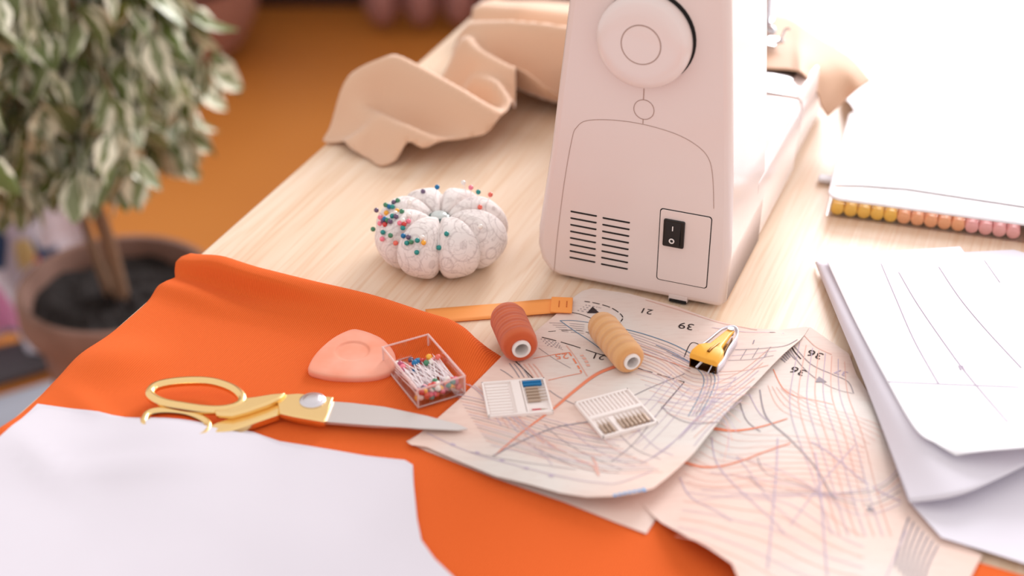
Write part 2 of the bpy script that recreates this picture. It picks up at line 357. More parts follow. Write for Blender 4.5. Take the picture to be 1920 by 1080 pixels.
def glyphs(b, text, h, pos, right, up, size, mi, z=.004, off=.0003):
    cu = bpy.data.curves.new('t', 'FONT'); cu.body = text; cu.size = size; cu.align_x = 'CENTER'; cu.align_y = 'CENTER'; cu.resolution_u = 4
    o = bpy.data.objects.new('t', cu); col.objects.link(o); bpy.context.view_layer.update()
    me = o.evaluated_get(bpy.context.evaluated_depsgraph_get()).to_mesh()
    c = W(*pos, z) if not isinstance(pos, Vector) else pos
    vs = []
    for q in me.vertices:
        p = c + right*q.co.x + up*q.co.y
        vs.append(Vector((p.x, p.y, TZ + h(p.x, p.y) + off)) if h else p + right.cross(up)*off)
    b.add(vs, [tuple(p.vertices) for p in me.polygons], mi)
    o.to_mesh_clear() if False else None
    bpy.data.objects.remove(o, do_unlink=True); bpy.data.curves.remove(cu)

# orange fabric -----------------------------------------------------
HV = [(-.70, .926), (-.626, .917), (-.568, .909), (-.474, .902), (-.402, .892), (-.36, .874), (-.30, .845), (-.2, .81), (0, .77), (.25, .74)]
def hemu(v):
    for (a, x), (c, y) in zip(HV, HV[1:]):
        if v <= c: return lerp(x, y, sst(a, c, v)*.5 + .5*max(0, (v-a)/(c-a)))
    return HV[-1][1]
def fab_h(u, v):
    d = hemu(v) - u
    A = .019*(1 - sst(-.385, -.345, v)) ; t = sst(-.58, -.48, v)
    w = lerp(.017, .030, t); d0 = lerp(.018, .014, t)
    hr = gs(d-d0, .026 if d > d0 else .013); hl = gs(d-.018, .030 if d > .018 else .015)*(1-sst(.026, .034, d)) + .10*gs(d-.045, .02)
    A *= .55 + .45*sst(-.65, -.60, v)
    h = A*lerp(hl, hr, t)
    h += .005*gs(d-.055, .012)*gs(v+.62, .05)
    h += .0035*(1+math.sin(v*55 + d*30))*gs(d-.16, .03)*gs(v+.60, .06) + .003*gs(d-.21-.3*(v+.6), .01)*gs(v+.57, .05)
    h += .004*gs(d-.27-.25*(v+.6), .014)*gs(v+.60, .07)
    h += .0012*math.sin(v*28+u*9)*sst(.03, .08, d)*(1-sst(-.44, -.38, v))
    return max(.0012, h + .0012)
b = MB(); rows = []
vs_ = [-.645 - .0 + x for x in [0]]
VR = []
NV = 230
for i in range(NV+1): VR.append(-.80 + (1.02)*i/NV)     # arc coordinate across; below -.645 hangs over the edge
NU = 150
for j in range(NU+1):
    t = (j/NU)**1.6; r = []
    for s_ in VR:
        vv = s_; u0 = hemu(max(s_, -.645)); d = t*(u0-.34); u = u0 - d
        if s_ >= -.640:
            hh = fab_h(u, s_)
            if j == 0: hh = max(.0008, hh*.35)
            r.append(TU(u, vv, hh))
        else:
            a = (-.640 - s_); hh = fab_h(u, -.640)
            out = .004 + .35*hh; cx = -.640
            th = min(a/.008, 1)*math.pi/2
            drop = max(0, a-.008)
            r.append(TU(u + .0, cx - math.sin(th)*out - .004*math.sin(u*40)*sst(0, .08, drop), hh - (1-math.cos(th))*(.008) - drop))
    rows.append(r)
b.grid(rows); fab = b.build('orange_fabric', M['orange'], solid=.0009, angle=0)
tag(fab, 'bright orange ribbed fabric spread over the near end of the table with a rolled hem', 'fabric')

# sewing pattern ----------------------------------------------------
R1 = W(1517, 612, .004); R2 = W(1222, 935, .010); RD = (R2-R1); RD.z = 0; RL = RD.length; RD.normalize(); RNm = Vector((RD.y, -RD.x, 0))
if RNm.x > 0: RNm = -RNm                 # points to the left of the fold
NE1 = W(930, 895, .006); NE2 = W(1205, 940, .010)
def hA(x, y): return hA0(x, y) + .0010
def hA0(x, y):
    p = Vector((x, y, 0)); q = p - Vector((R1.x, R1.y, 0)); dr = q.dot(RNm); al = q.dot(RD)/RL
    uu = p.dot(UX); vv = p.dot(VX)
    h = .0018 + .0016*(1-sst(.86, .90, uu)) + .003*sst(-.385, -.345, -abs(vv+.36)-.345)*0
    h += .0055*gs(max(dr, 0), .030)*sst(-.05, .25, al)
    e = NE2-NE1; e.z = 0; ed = e.normalized(); nn = Vector((-ed.y, ed.x, 0)); dn = (p-Vector((NE1.x, NE1.y, 0))).dot(nn)
    h += .006*gs(dn, .035)*sst(-.06, .09, (p-Vector((NE1.x, NE1.y, 0))).dot(ed))
    h += .0006*math.sin(x*40+y*25)*(1-sst(.93, .96, uu))
    if uu > .975: h = min(h, .0022)
    return h
def hB(x, y):
    q = Vector((x-R1.x, y-R1.y, 0)); dr = -q.dot(RNm); al = q.dot(RD)/RL
    h = .0022 + .011*sst(.002, .055, dr)*(1-sst(.07, .12, dr))*sst(.1, .5, al) + .004*sst(.9, 1.3, al)*gs(dr, .05)
    h += .0007*math.sin(x*30-y*45)
    return h
def hC(x, y): return .0022
pat = MB()
PM = ['pattern', 'ink_black', 'ink_blue', 'ink_red', 'ink_grey', 'ink_pink', 'ink_lilac', 'ink_sky', 'pattern_border']
BK, BL, RE, GR, PK, LI, SK = 1, 2, 3, 4, 5, 6, 7
outA = [(765, 830), (800, 803), (860, 752), (905, 705), (945, 663), (1000, 622), (1040, 590), (1078, 553), (1092, 543), (1110, 538), (1180, 548), (1270, 572), (1340, 598), (1400, 613), (1460, 617), (1512, 611),
        (1517, 613), (1500, 640), (1440, 700), (1370, 775), (1300, 855), (1245, 912), (1224, 932), (1190, 942), (1150, 944), (1100, 940), (1050, 928), (990, 908), (930, 890), (870, 862), (800, 838), (772, 834)]
def zg(px, py): return .004
sheet(pat, [W(x, y, .004 if y < 850 else .008) for x, y in outA], hA, .008)
outA2 = [(762, 828), (800, 806), (960, 700), (1100, 700), (1190, 900), (1238, 960), (1212, 1001), (1150, 978), (1060, 942), (930, 897), (800, 846)]
sheet(pat, [W(x, y, .002) for x, y in outA2], lambda x, y: .0016 + (.0006 if True else 0), .012)
outB = [(1519, 612), (1555, 638), (1592, 662), (1606, 700), (1660, 800), (1720, 940), (1780, 1005), (1842, 1040), (1790, 1140), (1640, 1300), (1420, 1180), (1370, 1080), (1290, 1030), (1240, 985), (1205, 945), (1180, 915), (1260, 840), (1340, 755), (1420, 680), (1490, 628)]
sheet(pat, [W(x, y, .003) for x, y in outB], hB, .01)
MMW = .0005
def rA(pts, w, mi, **k): ribbon(pat, pts, hA, w, mi, **k)
def rB(pts, w, mi, **k): ribbon(pat, pts, hB, w, mi, z=.004, **k)
rA([(1096, 563), (1120, 567), (1148, 576), (1167, 591), (1163, 602), (1155, 604)], .0009, BK, dash=4)
rA([(1070, 584), (1090, 588), (1108, 595)], .0007, BK)
rA([(1050, 600), (1075, 600), (1108, 604)], .0006, BL)
rA([(1050, 600), (1075, 618), (1108, 640), (1150, 672)], .0007, BL)
rA([(1166, 614), (1210, 625), (1260, 642), (1298, 661)], .0009, BL)
for k in range(5): rA([(1030+6*k, 604+4*k), (1075, 606+4*k), (1112, 610+4*k)], .0004, GR, dash=5)
for k in range(7): rA([(1170+3*k, 619+5*k), (1210, 631+5*k), (1260, 649+5*k), (1294, 666+5*k)], .0004, LI if k % 2 else GR)
rA([(1028, 620), (1080, 618), (1110, 625)], .0005, BK, dash=3)
rA([(1016, 630), (1060, 642), (1115, 660), (1142, 669)], .0008, BK, dash=5)
rA([(1196, 690), (1240, 703), (1283, 717)], .0007, BK, dash=5); rA([(1283, 717), (1262, 744), (1240, 770)], .0007, BK); rA([(1240, 770), (1190, 832), (1145, 872)], .0006, GR)
rA([(1283, 667), (1297, 640), (1320, 648)], .0007, BK)
rA([(1178, 655), (1210, 663), (1250, 675), (1295, 690)], .0006, RE)
rA([(1166, 683), (1120, 702), (1075, 735), (1040, 765), (985, 808), (930, 857)], .0034, RE, taper=True)
rA([(1166, 679), (1120, 698), (1075, 731), (1040, 761)], .0006, PK)
rA([(1000, 671), (1040, 663), (1067, 659)], .0006, RE); rA([(1067, 659), (1083, 685), (1091, 700)], .0014, RE, dash=3); rA([(1091, 700), (1060, 706), (1028, 713)], .0006, RE)
rA([(1062, 646), (1080, 670), (1101, 706)], .0008, PK); rA([(1090, 664), (1098, 675), (1104, 688)], .0026, PK, dash=3)
rA([(965, 676), (980, 690), (999, 709)], .0009, BK); rA([(938, 693), (950, 700), (962, 709)], .0007, GR)
for k in range(6): rA([(955+9*k, 681+(k % 2)), (965+9*k, 694), (974+9*k, 708)], .0008, PK if k > 2 else GR)
rA([(1030, 732), (1055, 748), (1100, 766), (1160, 780)], .0007, GR)
rA([(1010, 650), (1040, 672), (1070, 690)], .0004, GR)
for k in range(15):
    rA([(855+4*k, 742+10*k*.62), (905+5*k, 752+10*k*.7), (1010+8*k, 782+8*k), (1130+8*k, 812+6.5*k)], .00045, (LI, GR, PK)[k % 3])
for k in range(9):
    rA([(1185+8*k, 690+11*k), (1240+8*k, 705+12*k), (1330+4*k, 735+10*k), (1420-8*k, 735+18*k)], .0004, (PK, LI)[k % 2])
for k in range(8): rA([(1300, 850-16*k), (1330+8*k, 815-16*k), (1390+8*k, 762-15*k)], .00045, (LI, PK)[k % 2])
for k in range(5): rA([(1230+10*k, 645+6*k), (1280+9*k, 668+5*k), (1318+7*k, 705), (1312+7*k, 745), (1290+7*k, 790)], .0006, (BL, LI, GR)[k % 3])
rA([(925, 860), (960, 840), (1010, 815), (1050, 800), (1110, 790), (1160, 780)], .0013, GR); rA([(1160, 758), (1200, 738), (1250, 715), (1283, 700)], .0007, GR)
rA([(1240, 765), (1262, 787), (1300, 806), (1350, 806)], .0007, GR); rA([(1120, 760), (1200, 750), (1270, 760), (1330, 750)], .0004, LI)
rA([(800, 813), (870, 846), (930, 868), (1050, 905), (1120, 921), (1160, 925), (1222, 900)], .0006, LI)
rA([(1000, 840), (1050, 870), (1100, 890), (1160, 900)], .0005, GR); rA([(990, 835), (1020, 860), (1035, 880)], .0005, LI)
rA([(1080, 870), (1110, 880), (1120, 900)], .0018, PK); rA([(1110, 860), (1118, 880), (1122, 905)], .0014, PK)
for k in range(7): rA([(1150+9*k, 934-k*1.2), (1156+9*k, 934-k*1.4)], .0026 if k < 6 else .004, SK, z=.012)
for k in range(5): rA([(845+k*46, 834+k*17), (853+k*46, 837+k*17)], .0022, LI)
rA([(1210, 560), (1280, 581), (1350, 603), (1420, 617)], .0006, PK); rA([(1335, 612), (1400, 622), (1470, 624)], .0005, LI)
rA([(1378, 656), (1430, 659), (1470, 655), (1495, 640)], .0006, GR); rA([(1365, 676), (1410, 679), (1450, 675)], .0005, GR); rA([(1372, 667), (1420, 668), (1455, 665)], .0004, LI)
for k in range(3): rA([(1400+22*k-12, 677), (1400+22*k, 657)], .0005, GR)
rA([(1345, 698), (1400, 700), (1440, 693)], .0006, PK)
for k in range(5): rA([(1200+24*k, 880-15*k), (1250+22*k, 850-20*k), (1300+20*k, 800-22*k)], .0005, LI)
for k in range(12): rA([(890+22*k, 858-2.2*k), (960+20*k, 800-1*k), (1010+20*k, 835+1*k), (1130+12*k, 900-3*k)][1:] if k % 2 else [(880+20*k, 850-6*k), (960+20*k, 870-6*k), (1080+12*k, 890-8*k)], .00045, (GR, PK, LI)[k % 3])
for k in range(5): rA([(1150+14*k, 800+12*k), (1210+11*k, 760+10*k), (1260+11*k, 700+10*k)], .0004, LI)
for k in range(8): rA([(870+9*k, 720+2*k), (900+12*k, 740+8*k), (940+16*k, 800+7*k)], .0005, (LI, PK)[k % 2])
for k in range(8): rA([(1180, 640+6*k), (1240, 660+7*k), (1300, 700+8*k), (1380, 705+9*k)], .0004, (PK, LI)[k % 2])
for k in range(7): rB([(1350-6*k+40*(k % 3), 850+12*k), (1450, 900+9*k), (1600+6*k, 960-8*k), (1690, 940-12*k)], .0005, (LI, PK, GR)[k % 3])
for k in range(8): rB([(1500+12*k, 640+5*k), (1480+16*k, 760), (1500+18*k, 860), (1560+16*k, 1000)], .0005, (LI, PK)[k % 2])
for k in range(7): rB([(1290-4*k, 900+20*k), (1370, 930+22*k), (1480, 940+26*k), (1620, 1000+20*k)], .0005, (PK, LI)[k % 2])
LF = Vector((-1, 0, 0)); DN = Vector((0, -1, 0))
def basis(px, py, a):
    r = Vector((math.cos(a), math.sin(a), 0)); return r, Vector((-r.y, r.x, 0))
for t, pos, a, s_, c_ in (('21', (1212, 581), math.pi-.35, .0105, BK), ('39', (1287, 609), math.pi-.30, .0125, BK), ('21', (1122, 667), math.pi-.28, .0105, BK), ('25', (1053, 666), math.pi+.12, .0105, RE), ('1', (1413, 643), math.pi-.3, .009, GR)):
    r, u_ = basis(*pos, a); glyphs(pat, t, hA, pos, r, u_, s_, c_)
for k in range(4): rA([(1098-5*k, 570+3.4*k), (1118-4*k, 573.5+3.4*k), (1128-8*k, 576+3*k)], .0008, GR, dash=2)
for k in range(4): rA([(1014+4*k, 633+4*k), (1035+4*k, 638+4*k), (1050+2*k, 642.5+4*k)], .0007, GR, dash=2)
def tri(px, py, s_, h, mi):
    c = W(px, py, .004); pts = [c + Vector((0, s_, 0)), c + Vector((s_*.8, -s_*.55, 0)), c + Vector((-s_*.8, -s_*.55, 0))]
    pat.add([Vector((p.x, p.y, TZ+h(p.x, p.y)+.0004)) for p in pts], [(0, 1, 2)], mi)
tri(1112, 581, .0062, hA, BK); tri(1538, 714, .0055, hB, GR); tri(1632, 950, .0035, hB, GR)
rB([(1338, 799), (1380, 804), (1430, 804), (1475, 798)], .0036, RE, taper=True); rB([(1284, 862), (1330, 874), (1380, 875), (1440, 862), (1480, 852)], .0028, RE, taper=True)
rB([(1425, 728), (1432, 770), (1445, 800), (1480, 845), (1520, 890), (1565, 945)], .0010, GR); rB([(1388, 752), (1400, 785), (1425, 815)], .0008, GR); rB([(1405, 735), (1425, 775), (1445, 800)], .0006, LI)
rB([(1450, 690), (1470, 730), (1500, 752), (1560, 772)], .0006, RE); rB([(1480, 650), (1500, 680), (1530, 710), (1565, 733), (1598, 742)], .0006, GR); rB([(1488, 645), (1520, 680), (1560, 700), (1590, 715), (1600, 742)], .0007, GR)
rB([(1484, 648), (1492, 660), (1502, 671)], .0010, BK); rB([(1477, 655), (1484, 664), (1492, 672)], .0009, GR); rB([(1508, 626), (1530, 648), (1560, 662)], .0006, PK)
for k in range(4): rB([(1474-3*k, 658+4*k), (1482-3*k, 668+3*k)], .0010, GR)
rB([(1456, 838), (1452, 920), (1438, 1078)], .0008, LI); rB([(1525, 870), (1540, 960), (1552, 1076)], .0009, LI); rB([(1518, 850), (1600, 895), (1690, 935)], .0010, LI)
rB([(1335, 815), (1345, 870), (1390, 945), (1470, 1015)], .0007, LI); rB([(1275, 890), (1300, 940), (1370, 1000)], .0007, LI); rB([(1310, 945), (1450, 950), (1560, 940)], .0005, LI)
rB([(1600, 850), (1540, 920), (1480, 1000)], .0005, LI); rB([(1380, 860), (1440, 960), (1500, 1000)], .0005, LI); rB([(1700, 990), (1670, 1060), (1655, 1100)], .0006, LI)
for k in range(7): rB([(1705+9*k, 965+9*k), (1690+8*k, 1010+9*k), (1680+8*k, 1060+9*k)], .0012, GR)
for k in range(9): rB([(1352-10*k, 790+13*k), (1400-6*k, 815+14*k), (1500, 840+10*k), (1620, 850+8*k)], .0004, PK)
for k in range(6): rB([(1440+8*k, 720+2*k), (1480+14*k, 790-2*k), (1620+10*k, 850-8*k)], .0004, PK)
for pos, a in (((1529, 662), math.pi-.55), ((1497, 694), math.pi-.62)):
    r, u_ = basis(*pos, a); glyphs(pat, '36', hB, pos, r, u_, .0125, BK)
r, u_ = basis(0, 0, math.pi-.5); glyphs(pat, '37', hB, (1578, 696), r, u_, .010, LI)
po = pat.build('sewing_pattern_sheet', [M[k] for k in PM], angle=60)
tag(po, 'folded paper sewing pattern sheet printed with crossing coloured lines and size numbers, under the spools', 'sewing pattern')

# beige fabric ------------------------------------------------------
def seg_d(p, a, b_):
    ab = b_-a; t = max(0, min(1, (p-a).dot(ab)/ab.length_squared)); return (p-(a+ab*t)).length, t
ridges = []
def ridge(pts, w, wl=None):
    P3 = [W(x, y, z) for x, y, z in pts]; ridges.append(([Vector((p.x, p.y)) for p in P3], [z*1.25 for _, _, z in pts], w, wl or w))
ridge([(628, 175, .028), (680, 140, .045), (740, 122, .055), (800, 150, .052), (870, 188, .044), (925, 218, .036)], .020, .030)
ridge([(640, 190, .02), (700, 212, .024), (760, 240, .030), (810, 264, .024), (880, 272, .014)], .011)
ridge([(668, 262, .010), (700, 240, .018), (760, 262, .014), (830, 276, .010), (925, 274, .008)], .012)
ridge([(884, 152, .036), (930, 158, .046), (955, 190, .040), (956, 225, .030), (935, 262, .014)], .011)
ridge([(872, 82, .05), (900, 110, .05), (950, 138, .046), (1010, 158, .042), (1080, 172, .040)], .018)
ridge([(880, 60, .05), (950, 62, .062), (1020, 70, .064), (1100, 78, .064)], .022)
ridge([(905, 22, .03), (980, 30, .035), (1080, 36, .03)], .03)
ridge([(965, 190, .016), (1010, 206, .018), (1080, 204, .02)], .009)
def hbe(x, y):
    p = Vector((x, y)); acc = .003; k = 180
    s_ = 0
    for pts, hs, w, wl in ridges:
        best = 1e9; hh = 0
        for i in range(len(pts)-1):
            d, t = seg_d(p, pts[i], pts[i+1])
            if d < best: best = d; hh = lerp(hs[i], hs[i+1], t); sgn = (pts[i+1]-pts[i]).cross(p-pts[i]) if False else 0
        e = hh*math.exp(-(best/w)**2) if best < w*3 else 0
        s_ += math.exp(k*e) - 1
    return acc + math.log(1+s_)/k + .0008*math.sin(x*70)*math.sin(y*50)
GX0, GY0, GST, GNX, GNY = -.30, 1.10, .003, 200, 260
hb0 = [[hbe(GX0+i*GST, GY0+j*GST) for i in range(GNX)] for j in range(GNY)]
for _ in range(5):
    hb0 = [[sum(r_[max(0, i-1):i+2])/len(r_[max(0, i-1):i+2]) for i in range(GNX)] for r_ in hb0]
    hb0 = [[sum(hb0[q][i] for q in range(max(0, j-1), min(GNY, j+2)))/(min(GNY, j+2)-max(0, j-1)) for i in range(GNX)] for j in range(GNY)]
def hbe(x, y):
    fx = min(max((x-GX0)/GST, 0), GNX-1.001); fy = min(max((y-GY0)/GST, 0), GNY-1.001); i = int(fx); j = int(fy); a = fx-i; c = fy-j
    return (hb0[j][i]*(1-a)+hb0[j][i+1]*a)*(1-c) + (hb0[j+1][i]*(1-a)+hb0[j+1][i+1]*a)*c
outF_ = [(606, 268, 0), (614, 200, .02), (632, 160, .035), (680, 128, .04), (740, 106, .045), (775, 112, .04), (812, 128, .03), (846, 120, .02), (866, 96, .02), (868, 66, .03), (890, 30, .02), (900, 8, .0), (980, 6, 0), (1120, 14, 0), (1200, 60, 0), (1200, 200, 0),
        (1080, 214, .004), (1040, 217, .004), (975, 216, .004), (966, 205, .01), (966, 240, .004), (950, 272, .003), (920, 290, .003), (870, 292, .003), (805, 308, .003), (765, 298, .004), (740, 304, .004), (712, 309, .003), (690, 296, .003), (655, 284, .003), (640, 270, .003)]
b = MB()
V, F, B = sheet_tris(cr([W(*p) for p in outF_], 4, True), .005); n = len(V)
def beP(p):
    vv = p.x*VX.x + p.y*VX.y; z = hbe(p.x, p.y)
    if vv < -.648:                      # hangs over the edge of the table
        ex = -.648 - vv; q = Vector((p.x, p.y, 0)) + VX*(ex*.55); z = z - ex*1.5*sst(0, .03, ex); return Vector((q.x, q.y, TZ+z))
    return Vector((p.x, p.y, TZ+z))
top = [beP(p) for p in V]
b.add(top, F)
# middle run behind the column, then the flap lying over the free arm
runr = []
ctrl = [[(1060, 60, .04), (1060, 110, .045), (1060, 160, .04), (1060, 200, .008)],
        [(1220, 20, .078), (1220, 70, .084), (1220, 120, .084), (1220, 160, .082)],
        [(1370, 10, .08), (1370, 50, .084), (1370, 90, .084), (1370, 120, .082)],
        [(1432, 28, .086), (1434, 62, .084), (1436, 96, .083), (1437, 128, .0815)],
        [(1478, 34, .086), (1480, 68, .084), (1481, 98, .084), (1482, 131, .083)],
        [(1520, 60, .084), (1512, 84, .084), (1508, 110, .085), (1508, 140, .084)],
        [(1572, 92, .076), (1560, 118, .074), (1542, 145, .070), (1532, 172, .058)],
        [(1600, 112, .068), (1590, 140, .064), (1568, 172, .052), (1540, 200, .040)],
        [(1632, 150, .060), (1606, 168, .056), (1584, 190, .042), (1552, 220, .026)]]
cc = [cr([W(*p) for p in r], 6) for r in ctrl]
cols = [cr([cc[i][j] for i in range(len(cc))], 8) for j in range(len(cc[0]))]
b.grid([[c[i] for c in cols] for i in range(len(cols[0]))])
bf = b.build('beige_fabric', M['beige'], solid=.0012, angle=0)
tag(bf, 'crumpled beige fabric bunched behind the sewing machine and running out under its presser foot', 'fabric')
# white cloth on the seat beyond the far end of the table -----------
b = MB(); rows = []
for i in range(60):
    r = []
    for k in range(80):
        x = .28 + 1.7*k/79; y = 1.60 + 1.5*i/59
        y = y - .37*(x-.3)*.35
        z = .62 + .02*math.sin(x*13+y*6) + .012*math.sin(x*31-y*17) + .01*math.sin(y*40+x*8) - .1*sst(.38, .28, x)
        r.append(Vector((x, y + .2*(x > 9), z)))
    rows.append(r)
b.grid(rows)
tag(b.build('white_blanket', M['whitecloth'], solid=.01, angle=0), 'rumpled white blanket spread out beyond the far end of the table', 'blanket')
b = MB(); b.box((1.14, 2.35, .265), 1.55, 1.2, .51)
tag(b.build('daybed', M['whitecloth'], smooth=False, bevel=.03), 'low white daybed standing beyond the far end of the table under the blanket', 'daybed')

# ------------------------------------------------------------------ sewing machine
F0 = .994
sm = thing('sewing_machine', TU(1.19, -.29, 0), 'white sewing machine with round handwheel standing across the pine table', 'sewing machine')
def MF(v, z, d=0.0): return TU(F0 - d, v, z)        # point on the end face, d in front
prof = [(-.352, .003), (-.218, .003), (-.2150, .008), (-.2142, .05), (-.2165, .10), (-.222, .17), (-.229, .25), (-.234, .292), (-.242, .303), (-.30, .310), (-.338, .303), (-.346, .29), (-.349, .24), (-.361, .12), (-.371, .045), (-.3715, .028), (-.368, .015), (-.361, .006)]
b = MB(); b.prism([TU(F0, v, z) for v, z in prof], UX*(.115)); body = b.build('body', M['plastic'], sm, bevel=.0065, seg=4, angle=35)
b = MB(); aprof = [(-.226, .228), (-.232, .292), (-.240, .304), (-.30, .311), (-.338, .304), (-.347, .29), (-.347, .228)]
b.prism([TU(1.09, v, z) for v, z in aprof], UX*.31); b.build('arm', M['plastic'], sm, bevel=.006, seg=3, angle=35)
b = MB(); b.prism([TU(1.31, v, z) for v, z in [(-.228, .165), (-.226, .24), (-.345, .24), (-.345, .165)]], UX*.09); b.build('head', M['plastic'], sm, bevel=.008, seg=3, angle=35)
b = MB(); bprof = [(-.352, .004), (-.2185, .004), (-.2160, .01), (-.2148, .05), (-.2146, .068), (-.2155, .074), (-.218, .078), (-.36, .078), (-.369, .07), (-.370, .03), (-.362, .008)]
b.prism([TU(1.08, v, z) for v, z in bprof], UX*.162); b.build('bed', M['plastic'], sm, bevel=.003, seg=3, angle=35)
b = MB(); fprof = [(-.352, .006), (-.2215, .006), (-.2190, .012), (-.2140, .060), (-.2140, .068), (-.2150, .074), (-.218, .0782), (-.36, .0782), (-.369, .07), (-.370, .03), (-.362, .010)]
b.prism([TU(1.2435, v, z) for v, z in fprof], UX*.155); b.build('accessory_box', M['plastic'], sm, bevel=.003, seg=3, angle=35)
b = MB(); b.prism([TU(1.245, v, .0783) for v in (-.33, -.232)] + [TU(1.36, v, .0783) for v in (-.232, -.33)], (0,0,.0007)); b.build('needle_plate', M['steel'], sm, bevel=.0003)
for uu in (1.01, 1.38):
    for vv in (-.345, -.235):
        b = MB(); b.lathe([(0, .0003), (.008, .0003), (.009, .0045), (0, .0045)], TU(uu, vv, 0), seg=16); b.build('rubber_foot', M['dark'], sm)
# presser foot assembly
def at_uv(u, v, z): return TU(u, v, z)
b = MB(); b.tube([at_uv(1.335, -.272, .17), at_uv(1.335, -.272, .093)], .0035, 12); b.box(at_uv(1.335, -.270, .104), .008, .012, .014, VX, UX); b.build('presser_bar', M['steel'], sm)
b = MB(); b.box(at_uv(1.335, -.268, .089), .016, .022, .003, VX, UX); b.tube([at_uv(1.335, -.262, .089), at_uv(1.335, -.254, .092)], .002, 8); b.build('presser_foot', M['steel'], sm, bevel=.0006)
b = MB(); b.tube([at_uv(1.335, -.283, .17), at_uv(1.335, -.283, .088)], .0012, 8); b.build('needle', M['steel'], sm)
b = MB(); hk = W(1455, 62, .115); b.tube(cr([W(1440, 76, .105), W(1452, 80, .105), W(1464, 74, .107), W(1470, 60, .112), W(1474, 54, .115), W(1482, 55, .115)], 5), .0011, 8); b.ball(W(1446, 58, .11), .005, 12); b.build('lifting_lever', M['steel'], sm)
# handwheel: short drum standing 12 mm off the face
hc = MF(-.2872, .2185, 0); ax = -UX
b = MB(); b.lathe([(0, -.002), (.0358, -.002), (.0358, .0004), (0, .0004)], hc, ax, 48); b.build('wheel_gap_shade', M['dark'], sm)  # offset black disc paints the shaded gap around the handwheel
hub = TU(F0, -.2885, .2175)
hw = MB().lathe([(0, .001), (.0345, .001), (.0355, .003), (.0355, .008), (.0342, .0112), (.030, .0130), (.024, .0136), (.0152, .0136), (.0148, .0130), (.0144, .0136), (.010, .0138), (0, .0138)], hub, ax, 64).build('handwheel', M['plastic2'], sm, angle=50)
MB().lathe([(.0144, .0138), (.0150, .0138), (.0150, .0134), (.0144, .0134)], hub, ax, 48, closed=True).build('hub_ring', M['gap'], hw)
def strip(b, pts, w, mi=0, d=.0003, closed=False, n=6):
    g = cr([(v, z, 0) for v, z in pts], n, closed) if len(pts) > 2 else [Vector((*pts[0], 0)), Vector((*pts[1], 0))]
    if len(pts) > 2 or True:
        N_ = len(g); L = []
        for i in range(N_):
            t = (g[(i+1) % N_]-g[(i-1) % N_]) if closed else (g[min(i+1, N_-1)]-g[max(i-1, 0)])
            t.normalize(); s_ = Vector((-t.y, t.x, 0))*w/2
            L += [MF((g[i]+s_).x, (g[i]+s_).y, d), MF((g[i]-s_).x, (g[i]-s_).y, d)]
        b.add(L, [(2*i, 2*i+1, (2*i+3) % (2*N_), (2*i+2) % (2*N_)) for i in range(N_ if closed else N_-1)], mi)
b = MB()
strip(b, [(-.3565, .005), (-.354, .04), (-.349, .09), (-.3435, .128), (-.340, .138), (-.332, .145), (-.311, .1490), (-.287, .1495), (-.262, .146), (-.245, .139), (-.236, .130), (-.232, .115), (-.2295, .09)], .0004)
strip(b, [(-.2885, .1850), (-.2885, .1695)], .0006); strip(b, [(-.288, .1535), (-.288, .150)], .0006)
cc_ = [(-.2878+.0078*math.cos(a*math.pi/8), .1615+.0078*math.sin(a*math.pi/8)) for a in range(16)]
strip(b, cc_, .0005, closed=True, n=3); b.build('panel_seam', M['gap'], sm, smooth=False)
# vents
for (va, vb, zt) in ((-.3435, -.3215, .0655), (-.3170, -.2945, .0650)):
    for k in range(8):
        z = zt - k*.00595; b = MB(); L = vb-va
        pts = [(va, z-.0006), (va+.0006, z-.0012), (vb-.0006, z-.0012), (vb, z-.0006), (vb-.0002, z+.0002), (va+.0004, z+.0002)]
        b.prism([MF(v, zz, .00025) for v, zz in pts], UX*.0025); b.build('vent_slot', M['dark'], sm, smooth=False)  # near-black boxes, the shade inside each slot put into the colour
# power panel and rocker switch
def rrect(v0, v1, z0, z1, r, n=4):
    o = []
    for cx, cz, a0 in ((v1-r, z1-r, 0), (v0+r, z1-r, 90), (v0+r, z0+r, 180), (v1-r, z0+r, 270)):
        for k in range(n+1): a = math.radians(a0+90*k/n); o.append((cx+r*math.cos(a), cz+r*math.sin(a)))
    return o
b = MB(); b.prism([MF(v, z, .0002) for v, z in rrect(-.2710, -.2300, .0190, .0825, .0025)], UX*.004); b.build('panel_gap', M['dark'], sm, smooth=False)
b = MB(); b.prism([MF(v, z, 0) for v, z in rrect(-.2703, -.2307, .0197, .0818, .0022)], -UX*.0006); pp = b.build('power_panel', M['plastic'], sm, bevel=.0002)
b = MB(); b.prism([MF(v, z, 0) for v, z in rrect(-.2672, -.2505, .0512, .0745, .0012)], -UX*.0022); sw = b.build('power_switch', M['black'], sm, bevel=.0004)
b = MB(); q = [MF(-.2652, .0530, .002), MF(-.2535, .0530, .002), MF(-.2535, .0727, .002), MF(-.2652, .0727, .002)]
q2 = [MF(-.2652, .0530, .0044), MF(-.2535, .0530, .0044), MF(-.2535, .0727, .0024), MF(-.2652, .0727, .0024)]
mid = [MF(-.2652, .0632, .0030), MF(-.2535, .0632, .0030)]
b.add(q+q2, [(0,1,2,3), (7,6,5,4), (0,4,5,1), (1,5,6,2), (2,6,7,3), (3,7,4,0)]); rk = b.build('rocker', M['black'], sw, bevel=.0003)
b = MB(); b.prism([MF(v, z, .0034) for v, z in ((-.2598, .0662), (-.2590, .0662), (-.2590, .0702), (-.2598, .0702))], -UX*.0003)
o_ = MF(-.2594, .0578, .0042); b.lathe([(.0013, 0), (.0022, 0), (.0022, .0005), (.0013, .0005)], o_, -UX, 24, closed=True); b.build('switch_marks', M['mark'], sw)
